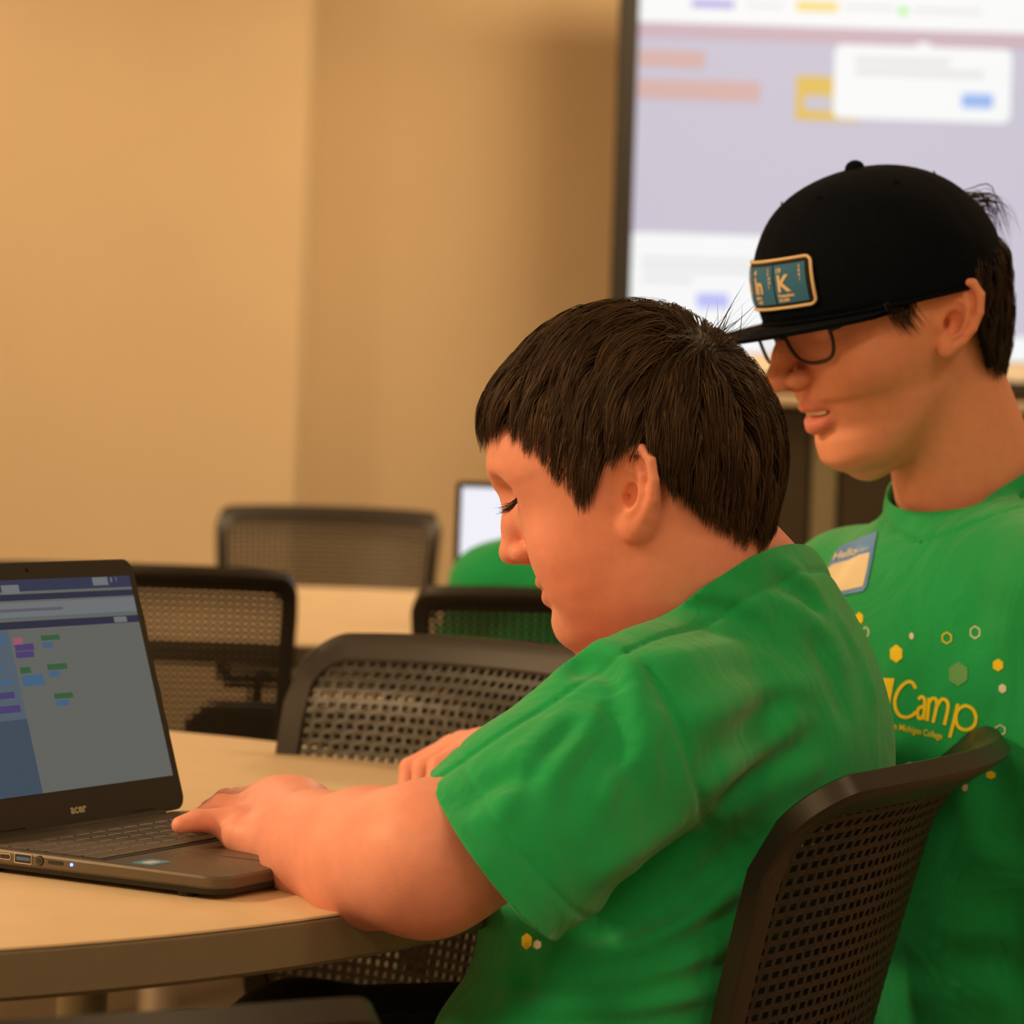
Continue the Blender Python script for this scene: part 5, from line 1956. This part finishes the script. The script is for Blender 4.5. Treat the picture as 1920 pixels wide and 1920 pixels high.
# brim
mb = MB(); vs = []; nb = 40; nr = 8
for zz_ in (0.0016, -0.0016):
    for i in range(nb + 1):
        th = math.radians(-74 + 148 * i / nb)
        pin = cap_pt(th, 0.0, -0.004)
        d = math.cos(th * 0.98) ** 0.55 if math.cos(th * 0.98) > 0 else 0
        for j in range(nr + 1):
            t = j / nr
            q = pin + CF * (0.071 * d * t) + CL * (0.010 * math.sin(th) * t * d) - CU * (0.0030 + 0.002 * abs(math.sin(th)) ** 2 * t - zz_)
            vs.append(q)
W2 = nr + 1; half = (nb + 1) * W2
fs = []
for i in range(nb):
    for j in range(nr):
        a = i * W2 + j
        fs.append((a, a + W2, a + W2 + 1, a + 1)); fs.append((half + a, half + a + 1, half + a + W2 + 1, half + a + W2))
    a = i * W2 + nr
    fs.append((a, a + W2, half + a + W2, half + a)); a = i * W2
    fs.append((a, half + a, half + a + W2, a + W2))
cobj('brim', mb.add(vs, fs), M_CAP, angle=50)
# front patch
M_PATCH = pm('patch_teal', (0.030, 0.19, 0.42), 0.75, 0.08, 400, 0.2, 2500)
M_PATB = pm('patch_black', (0.012, 0.014, 0.014), 0.85)
M_CREAM = pm('patch_cream_thread', (0.82, 0.66, 0.40), 0.75, 0.06, 600)
arc = 0.094


def patch_grid(s0, s1, h0, h1, off, r=0.0, n=(16, 6)):
    poly = None
    mb = MB(); vs = []
    for j in range(n[1] + 1):
        for i in range(n[0] + 1):
            vs.append(cap_pt((s0 + (s1 - s0) * i / n[0]) / arc, h0 + (h1 - h0) * j / n[1], off))
    w = n[0] + 1
    return mb.add(vs, [(j * w + i, j * w + i + 1, (j + 1) * w + i + 1, (j + 1) * w + i) for j in range(n[1]) for i in range(n[0])])


PS, PH0, PH1 = 0.0510, 0.0140, 0.0530
patch = cobj('patch', patch_grid(-PS + .001, PS - .001, PH0 + .001, PH1 - .001, 0.0016, n=(40, 8)), M_PATB)
loop = []
for (x, y) in sq_loop(PS, PH0, PH1, 0.005, 0.005, 5):
    loop.append((x, y))
dens = []
for i in range(len(loop)):
    a, b = loop[i], loop[(i + 1) % len(loop)]
    m = max(1, int(math.hypot(b[0] - a[0], b[1] - a[1]) / 0.003))
    dens += [(a[0] + (b[0] - a[0]) * k / m, a[1] + (b[1] - a[1]) * k / m) for k in range(m)]
cobj('patch_border', MB().tube([cap_pt(x / arc, y, 0.0018) for x, y in dens], 0.0014, 8, closed=True), M_CREAM)
cw = 2 * (PS - 0.004) / 3
for k in range(3):
    s0 = -(PS - 0.004) + k * cw
    cobj('patch_cell', patch_grid(s0 + .0008, s0 + cw - .0008, PH0 + .0038, PH1 - .0038, 0.0024, n=(14, 6)), M_PATCH)


def patch_text(txt, s, h, size, bold=0.0):
    vs, fs = text_mesh(txt, size, 'LEFT', bold)
    # text runs from the wearer's right to left as seen from the front
    return cobj('patch_letter', MB().add([cap_pt((s + x) / arc, h + y, 0.0029) for x, y, z in vs], fs), M_CREAM, smooth=False)


for k, (sym, num, nm, wt, el) in enumerate((('Th', '90', 'Thorium', '232.04', '2 8 18 32 18 10 2'), ('In', '49', 'Indium', '114.82', '2 8 18 18 3'), ('K', '19', 'Potassium', '39.098', '2 8 8 1'))):
    s0 = -(PS - 0.004) + k * cw
    patch_text(sym, s0 + 0.0035, PH0 + 0.0138, 0.0185, 0.0006)
    patch_text(num, s0 + 0.0030, PH1 - 0.0105, 0.0058, 0.0002)
    patch_text(nm, s0 + 0.0035, PH0 + 0.0090, 0.0038, 0.0002)
    patch_text(wt, s0 + 0.0035, PH0 + 0.0052, 0.0038, 0.0002)
    for j, e_ in enumerate(el.split()):
        patch_text(e_, s0 + cw - 0.0065, PH1 - 0.0080 - j * 0.0034, 0.0034, 0.0001)

# ---------------------------------------------------------------- glasses
M_FRAME = pm('glasses_black', (0.010, 0.011, 0.013), 0.35, 0.02, 50)
M_LENS = pm('lens_glass', (0.9, 0.95, 1.0), 0.05, 0.0, 5, trans=1.0, alpha=0.12)
gl = empty('glasses', tuple(H2.wor((96, 0, 22))), 0, 'black rectangular glasses worn below the cap brim', 'glasses')


def lens_pt(x, y, s):
    """x across (towards the temple), y up, on the lens surface"""
    l = s * (33 + x)
    f = 97 - 0.0032 * (33 + x) ** 2 + 0.10 * (y - 6)
    return H2.wor((f, l, 21 + y))


for s_ in (1, -1):
    shp = crom([(-23, 9), (0, 10.5), (23, 10.5), (27.5, 5), (25.5, -8), (18, -16), (0, -18), (-15, -14), (-23, -4), (-25.5, 8)], 6, closed=True)
    rim = cobj('rim', MB().tube([lens_pt(x, y, s_) for x, y in shp], 0.0016, 8, closed=True), M_FRAME, gl)
    n_ = len(shp); c_ = lens_pt(0, 0, s_)
    vs = [lens_pt(x, y, s_) for x, y in shp] + [c_]
    cobj('lens', MB().add(vs, [(i, (i + 1) % n_, n_) if s_ < 0 else ((i + 1) % n_, i, n_) for i in range(n_)]), M_LENS, gl)
    hinge = lens_pt(27, 7, s_)
    q0 = np.array(H2.loc(hinge[None].astype(F32))[0], float)
    pts = [q0, (q0[0] - 6, s_ * 66, q0[2] + 1), (60, s_ * 71, 29), (20, s_ * 73, 31), (2, s_ * 70, 30), (-14, s_ * 66, 18)]
    cobj('temple', MB().tube([H2.wor(p_) for p_ in crom(pts, 5)], [0.0032] * 6 + [0.0022] * 20, 8), M_FRAME, gl)
cobj('bridge', MB().tube([lens_pt(-24, 4, 1), H2.wor((101, 0, 26)), lens_pt(-24, 4, -1)], 0.0018, 8), M_FRAME, gl)

# low round stool carrying the boy with the cap
st = empty('stool', (PEL2[0], PEL2[1], 0), 0, 'low round stool under the person in the black cap', 'stool')
MB().lathe([(0.02, 0.335), (0.15, 0.335), (0.165, 0.345), (0.165, 0.362), (0.15, 0.372), (0.02, 0.374)], n=32).build('seat', M_SEAT, st, angle=40)
MB().lathe([(0.02, 0.03), (0.02, 0.336)], n=14).build('column', M_STEEL, st, angle=40)
MB().lathe([(0.16, 0.0), (0.17, 0.006), (0.16, 0.016), (0.03, 0.032), (0.02, 0.033)], n=32).build('base', M_STEEL, st, angle=40)
# ---------------------------------------------------------------- prints on the shirts
def on_surf(f, pxs, off):
    P = ray_hit(f, pxs)
    return P + grad(f, P) * off


def decal(name, f, poly, mat, shirt, off=0.0007, n=4):
    poly = np.asarray(poly, float)
    c = poly.mean(0)
    B = []
    for i in range(len(poly)):
        a, b = poly[i], poly[(i + 1) % len(poly)]
        B += [a + (b - a) * k / n for k in range(n)]
    B = np.array(B)
    rings = [c + (B - c) * t for t in (1.0, 0.66, 0.33)]
    P = on_surf(f, np.concatenate(rings + [c[None]]), off)
    m = len(B)
    fs = []
    for r in range(2):
        fs += [(r * m + i, r * m + (i + 1) % m, (r + 1) * m + (i + 1) % m, (r + 1) * m + i) for i in range(m)]
    fs += [(2 * m + i, 2 * m + (i + 1) % m, 3 * m) for i in range(m)]
    me = MB().add(P, fs).mesh(name); me.materials.append(mat)
    return pobj(name, me, shirt)


def stroke(name, f, pts, w, mat, shirt, closed=False, off=0.0007):
    P = crom(pts, 6, closed)
    if closed:
        T = np.roll(P, -1, 0) - np.roll(P, 1, 0)
    else:
        T = np.gradient(P, axis=0)
    T /= np.linalg.norm(T, axis=1, keepdims=True) + 1e-9
    Nn = np.stack([-T[:, 1], T[:, 0]], 1)
    A = on_surf(f, np.concatenate([P - Nn * w / 2, P + Nn * w / 2]), off)
    m = len(P)
    fs = [(i, (i + 1) % m, m + (i + 1) % m, m + i) for i in range(m if closed else m - 1)]
    me = MB().add(A, fs).mesh(name); me.materials.append(mat)
    return pobj(name, me, shirt)


def hexpts(c, h, rot=0.0):
    return [(c[0] + h[0] * math.sin(rot + k * PI / 3), c[1] + h[1] * math.cos(rot + k * PI / 3)) for k in range(6)]


for c, h, m_ in (((1681, 1226), (13, 17), M_PYEL), ((1872, 1247), (11, 12), M_PYEL), ((1858, 1453), (10, 8), M_PYEL), ((1612, 1160), (8, 12), M_PYEL), ((1872, 1409), (7, 6), M_PYEL),
                 ((1709.5, 1193), (4.5, 7), M_PWHT), ((1880, 1291), (8, 9), M_PWHT), ((1706, 1437), (9, 9), M_PWHT), ((1797, 1264), (20, 23), M_PGRN), ((1809, 1476), (6, 8), M_PWHT)):
    decal('hexagon_print', shirt2, hexpts(c, h), m_, shirt_2)
for c, h, m_ in (((1829, 1186), (10, 11.5), M_PWHT), ((1624, 1186), (6, 10), M_PWHT), ((1876, 1369), (10, 10), M_PWHT), ((1775.7, 1196.7), (9.5, 10.5), M_PYEL)):
    hp = hexpts(c, h)
    loop = [np.array(hp[i]) + (np.array(hp[(i + 1) % 6]) - np.array(hp[i])) * t for i in range(6) for t in (0.05, 0.5, 0.95)]
    stroke('hexagon_outline', shirt2, loop, 2.2, m_, shirt_2, True)
decal('flask_print', shirt2, [(1640, 1271), (1678, 1272), (1668, 1330), (1655, 1330)], M_PYEL, shirt_2)
Z8 = lambda pts: [(1540 + x / 3.84, 980 + y / 3.84) for x, y in pts]
LW_ = 6.3
for pts, cl in (([(682, 1195), (655, 1152), (618, 1150), (570, 1190), (536, 1262), (536, 1330), (565, 1385), (615, 1402), (660, 1385), (682, 1360)], False),
                ([(700, 1272), (722, 1254), (742, 1268), (746, 1310), (737, 1420)], False), ([(744, 1322), (706, 1334), (693, 1374), (706, 1408), (728, 1400), (741, 1375)], False),
                ([(776, 1262), (772, 1340), (764, 1428)], False), ([(774, 1305), (798, 1268), (826, 1272), (832, 1320), (806, 1440)], False),
                ([(834, 1325), (866, 1274), (902, 1282), (914, 1330), (888, 1456)], False),
                ([(984, 1305), (958, 1420), (926, 1546)], False), ([(970, 1400), (990, 1345), (1040, 1318), (1092, 1345), (1114, 1405), (1096, 1465), (1040, 1492), (985, 1465)], True)):
    stroke('camp_letter', shirt2, Z8(pts), LW_, M_PYEL, shirt_2, cl)


def text_on(name, f, txt, p0, p1, hpx, mat, shirt, shear=0.0, bold=0.0, off=0.0008, slant=None):
    """one line of lettering from picture point p0 to p1 along the cloth"""
    vs, fs = text_mesh(txt, 1.0, 'LEFT', bold, shear)
    X = np.array(vs)[:, :2]
    wd = X[:, 0].max()
    p0 = np.array(p0, float); p1 = np.array(p1, float)
    ux = (p1 - p0) / wd
    up = np.array((ux[1], -ux[0])); up = up / np.linalg.norm(up) * hpx
    if slant is not None:
        up = np.array(slant, float)
    P = on_surf(f, p0 + X[:, :1] * ux + X[:, 1:2] * up, off)
    me = MB().add(P, fs).mesh(name); me.materials.append(mat)
    return pobj(name, me, shirt)


text_on('small_lettering', shirt2, 'rn Michigan College', (1672, 1366), (1767, 1386), 16, M_PYEL, shirt_2, bold=0.012, slant=(2, -17))
# name sticker
M_TAGB = pm('sticker_tag_blue', (0.030, 0.26, 0.85), 0.35, 0.03, 60)
M_TAGC = pm('sticker_tag_cream', (0.82, 0.74, 0.52), 0.4, 0.03, 60)
Z6 = lambda pts: [(1480 + x / 2.909, 840 + y / 2.909) for x, y in pts]
decal('name_tag', shirt2, Z6([(484, 458), (455, 620), (424, 762), (405, 785), (300, 805), (190, 790), (170, 760), (240, 605), (275, 545), (380, 500)]), M_TAGB, shirt_2, 0.0013, 8)
decal('name_tag_panel', shirt2, Z6([(446, 575), (430, 670), (408, 760), (300, 785), (200, 770), (215, 665), (245, 640), (330, 618), (385, 590)]), M_TAGC, shirt_2, 0.0017, 8)
text_on('name_tag_text', shirt2, 'Hello', Z6([(243, 622)])[0], Z6([(372, 588)])[0], 22, M_PWHT, shirt_2, bold=0.02, off=0.0021, slant=(7, -21))
text_on('name_tag_text', shirt2, 'my name is', Z6([(374, 580)])[0], Z6([(441, 560)])[0], 9, M_PWHT, shirt_2, off=0.0021, slant=(2, -8))
# print on the other shirt's chest
for c, h, m_ in (((986, 1764), (11, 15), M_PYEL), ((1006, 1770), (8, 9), M_PWHT)):
    decal('hexagon_print', shirt1, hexpts(c, h), m_, shirt_1)

# ---------------------------------------------------------------- laptop screen content
E = lambda n, r, g, b, s=1.0: emis('display_' + n, (r, g, b), s)
lid_rect('display', 0, 0, 1, 1, E('page', 92, 95, 92), 0.0001)


def lpx(name, a, b, mat, off, u0=None, u1=None):
    A = lap_uv(*a); B_ = lap_uv(*b)
    x0 = A[0] if u0 is None else u0; x1 = B_[0] if u1 is None else u1
    x0 = max(0.0, x0); x1 = min(1.0, x1)
    if x1 - x0 < 0.004: return
    return lid_rect(name, x0, max(0, A[1]), x1, min(1, B_[1]), mat, off)


D_NAVY = E('navy', 42, 50, 74); D_NAVY2 = E('dark_navy', 34, 40, 62); D_PALE = E('pale', 104, 108, 112); D_SIDE = E('sidebar', 74, 90, 102); D_SIDE2 = E('sidebar_dark', 56, 72, 88)
D_GRN = E('green', 44, 86, 56); D_BLU = E('blue', 58, 92, 124); D_PUR = E('purple', 66, 56, 104); D_PINK = E('pink', 150, 80, 100); D_TXT = E('text', 82, 86, 96); D_TEAL = E('teal', 96, 112, 116)
v1 = lap_uv(222, 1101)[1]; v2 = lap_uv(226, 1106)[1]; v3 = lap_uv(228, 1117)[1]; v4 = lap_uv(238, 1154)[1]; v5 = lap_uv(241, 1167)[1]
lid_rect('title_bar', 0, 0, 1, v1, D_NAVY, 0.0002)
lid_rect('tool_bar', 0, v2, 1, v3, D_NAVY2, 0.0002)
lid_rect('message_panel', 0, v3 + 0.01, 1, v4 - 0.03, D_PALE, 0.0002)
lid_rect('teal_line', 0, v4 - 0.03, 1, v4 - 0.02, D_TEAL, 0.0002)
lid_rect('heading_bar', 0, v4, 1, v5, D_NAVY2, 0.0002)
ub = lap_uv(16, 1189)[0]
lid_rect('sidebar', 0, v5, ub, 1, D_SIDE, 0.0002)
lid_rect('sidebar_shade', ub * 0.45, v5 + 0.42, ub, 1, D_SIDE2, 0.0003)
lpx('logo_button', (0, 1098), (37, 1113), D_PALE, 0.0004)
lpx('menu_button', (171, 1083), (203, 1097), D_PALE, 0.0004)
lpx('menu_dot', (205, 1083), (210, 1092), D_PALE, 0.0004)
lpx('menu_lines', (214, 1082), (219, 1090), D_TXT, 0.0004)
lpx('text_line', (0, 1150), (112, 1143), D_TXT, 0.0004) if False else lid_rect('text_line', 0, (v3 + v4) / 2 - 0.010, lap_uv(118, 1143)[0], (v3 + v4) / 2 + 0.004, D_TXT, 0.0004)
lpx('heading_button', (212, 1157), (238, 1166), D_PALE, 0.0004)
for a, b, m_ in (((23, 1197), (43, 1209), D_PINK), ((26, 1209), (64, 1219), D_PUR), ((28, 1223), (64, 1232), D_PUR), ((75, 1192), (112, 1199), D_GRN), ((78, 1205), (99, 1214), D_BLU),
                 ((36, 1252), (58, 1262), D_GRN), ((39, 1267), (84, 1284), D_BLU), ((87, 1246), (126, 1254), D_GRN), ((91, 1259), (112, 1268), D_BLU),
                 ((100, 1301), (137, 1308), D_GRN), ((104, 1314), (130, 1322), D_BLU), ((-6, 1195), (13, 1206), D_BLU), ((-6, 1250), (5, 1260), D_BLU), ((-6, 1275), (23, 1283), D_BLU), ((-6, 1300), (28, 1309), D_PUR), ((-6, 1326), (39, 1335), D_PUR)):
    lpx('code_block', a, b, m_, 0.0004)
# wordmark on the bezel, camera dot, hinge pads
vs, fs = text_mesh('acer', 0.0092, 'CENTER', 0.0003)
MB().add([(x * 1.12, 0.0085 + y, 0.0013) for x, y, z in vs], fs).build('wordmark', M_LOGO, lid)
MB().add([(0.0016 * math.cos(a), LL - 0.0065 + 0.0016 * math.sin(a), 0.00125) for a in np.linspace(0, 2 * PI, 13)[:-1]], [tuple(range(12))]).build('webcam', pm('lens_dark', (0.005, 0.005, 0.006), 0.2), lid)
for x in (-0.075, 0.075):
    MB().box((x, 0.004, 0.0013), (0.026, 0.0016, 0.0006), bev=0.0002).build('bezel_pad', M_BLACK, lid)

# ---------------------------------------------------------------- laptop in the background
bl = empty('laptop', (0.078, 4.62, 0.74), 0, 'blurred laptop with blank white screen on the background table', 'laptop')
MB().box((0, -0.12, 0.010), (0.34, 0.235, 0.018), bev=0.004).build('base', M_LAPD, bl)
for r_ in range(5):
    for k in range(12):
        MB().box((-0.14 + k * 0.0255, -0.05 - r_ * 0.019, 0.0195), (0.022, 0.016, 0.002), bev=0.0005, seg=1).build('key', M_KEY, bl)
lt2 = math.radians(14)
lm2 = Matrix.Translation((0, 0.0, 0.018)) @ Matrix(((1, 0, 0, 0), (0, math.sin(lt2), -math.cos(lt2), 0), (0, math.cos(lt2), math.sin(lt2), 0), (0, 0, 0, 1)))
lid2 = MB().prism(rrect(-0.17, 0, 0.17, 0.232, 0.008, 4), -0.005, 0.0).build('lid', M_LAPD, bl, M=lm2)
pl = rrect(-0.160, 0.018, 0.160, 0.222, 0.001, 2)
MB().add([(x, y, 0.0005) for x, y in pl], [tuple(range(len(pl)))]).build('display', emis('display_blank', (240, 240, 250), 1.0), lid2)

# ---------------------------------------------------------------- person in the background
H3 = Head((0.135, 4.06, 1.10), math.radians(88), math.radians(12), 0, 0.97, KID)
n3 = np.array((0.125, 4.02, 0.965)); c3 = np.array((0.115, 4.02, 0.74))
s3 = [np.array((-0.025, 4.03, 0.845)), np.array((0.265, 4.03, 0.845))]
e3 = [np.array((-0.06, 4.15, 0.68)), np.array((0.29, 4.15, 0.68))]
w3 = [np.array((-0.03, 4.36, 0.79)), np.array((0.22, 4.36, 0.79))]


def skin3(p):
    d = bounded(H3.sdf, p, H3.wor((0, 0, 20)), 0.17)
    d = smin(d, cone(p, H3.wor((-20, 0, -30)), n3, 0.05, 0.05), 0.02)
    d = smin(d, chain(p, [n3, c3, c3 - ZV * 0.2], [0.05, 0.09, 0.09]), 0.03)
    d = smin(d, chain(p, [s3[0], n3 - ZV * 0.05, s3[1]], [0.04, 0.045, 0.04]), 0.03)
    for k in (0, 1):
        a = chain(p, [s3[k], e3[k], w3[k]], [0.042, 0.036, 0.025], 0.01)
        a = smin(a, bounded(lambda q: simple_hand(q, w3[k], np.array((0, 1.0, -0.12)), np.array((1.0 if k == 0 else -1.0, 0, 0))), p, w3[k] + np.array((0, .08, 0)), 0.12), 0.01)
        d = smin(d, a, 0.02)
    return d


def shirt3(p):
    d = ell(p, c3 - ZV * 0.02, (0.145, 0.105, 0.18))
    d = smin(d, chain(p, [s3[0], n3 - ZV * 0.05, s3[1]], [0.052, 0.06, 0.052]), 0.06)
    d = smin(d, chain(p, [c3, c3 - ZV * 0.24], [0.105, 0.12]), 0.05)
    d = smin(d, cone(p, n3 - ZV * 0.05, n3 + ZV * 0.05, 0.066, 0.062), 0.03)
    for k in (0, 1):
        ax = (e3[k] - s3[k]) / np.linalg.norm(e3[k] - s3[k])
        d = smin(d, chain(p, [s3[k], s3[k] + ax * 0.13], [0.056, 0.060]), 0.03)
    return d


person3 = empty('person', (0.12, 4.03, 0), 0, 'person in green shirt sitting with back to us at the background laptop', 'person')
V, Q = surface_nets(skin3, (-0.2, 3.86, 0.46), (0.42, 4.54, 1.30), 0.0045)
me = np_mesh('body', V, Q, M_SKIN)
set_col(me, 'tint', np.tile(np.array((0.78, 0.37, 0.24)), (len(V), 1)))
pobj('body', me, person3)
V, Q = surface_nets(shirt3, (-0.24, 3.84, 0.40), (0.46, 4.26, 1.06), 0.006)
V, Q = cut_mesh(V, Q, lambda p: p[:, 2] - 0.985, 0.006)
V, Q = cut_mesh(V, Q, lambda p: 0.49 - p[:, 2], 0.006)
me = np_mesh('shirt', V, Q, M_SHIRT)
pobj('shirt', me, person3)
hl3 = lambda q: np.interp(q[:, 0], [-120, -75, -52, -36, -26, -14, 2, 9, 14, 22, 30, 48, 72, 120], [-52, -44, -28, -6, 26, 42, 40, 22, 10, 8, 14, 52, 76, 80])
V, Q = surface_nets(lambda p: (hair_vol1(H3.loc(p)) + 1.0) * F32(0.001 * H3.sc), H3.O - 0.17, H3.O + 0.19, 0.006)
V, Q = cut_mesh(V, Q, lambda p: (hl3(H3.loc(p)) - H3.loc(p)[:, 2]) * 0.001, 0.006)
me = np_mesh('hair', V, Q, M_HAIR1); set_col(me, 'tint', np.tile(base, (len(V), 1)))
pobj('hair', me, person3)
P3 = np.array((0.12, 4.03, 0.53)); hips = [P3 + (-0.08, 0, 0), P3 + (0.08, 0, 0)]
kn = [h + np.array((0, 0.36, -0.02)) for h in hips]; ft = [k + np.array((0, 0, 0.09 - k[2])) for k in kn]
trousers(person3, hips, kn, ft)
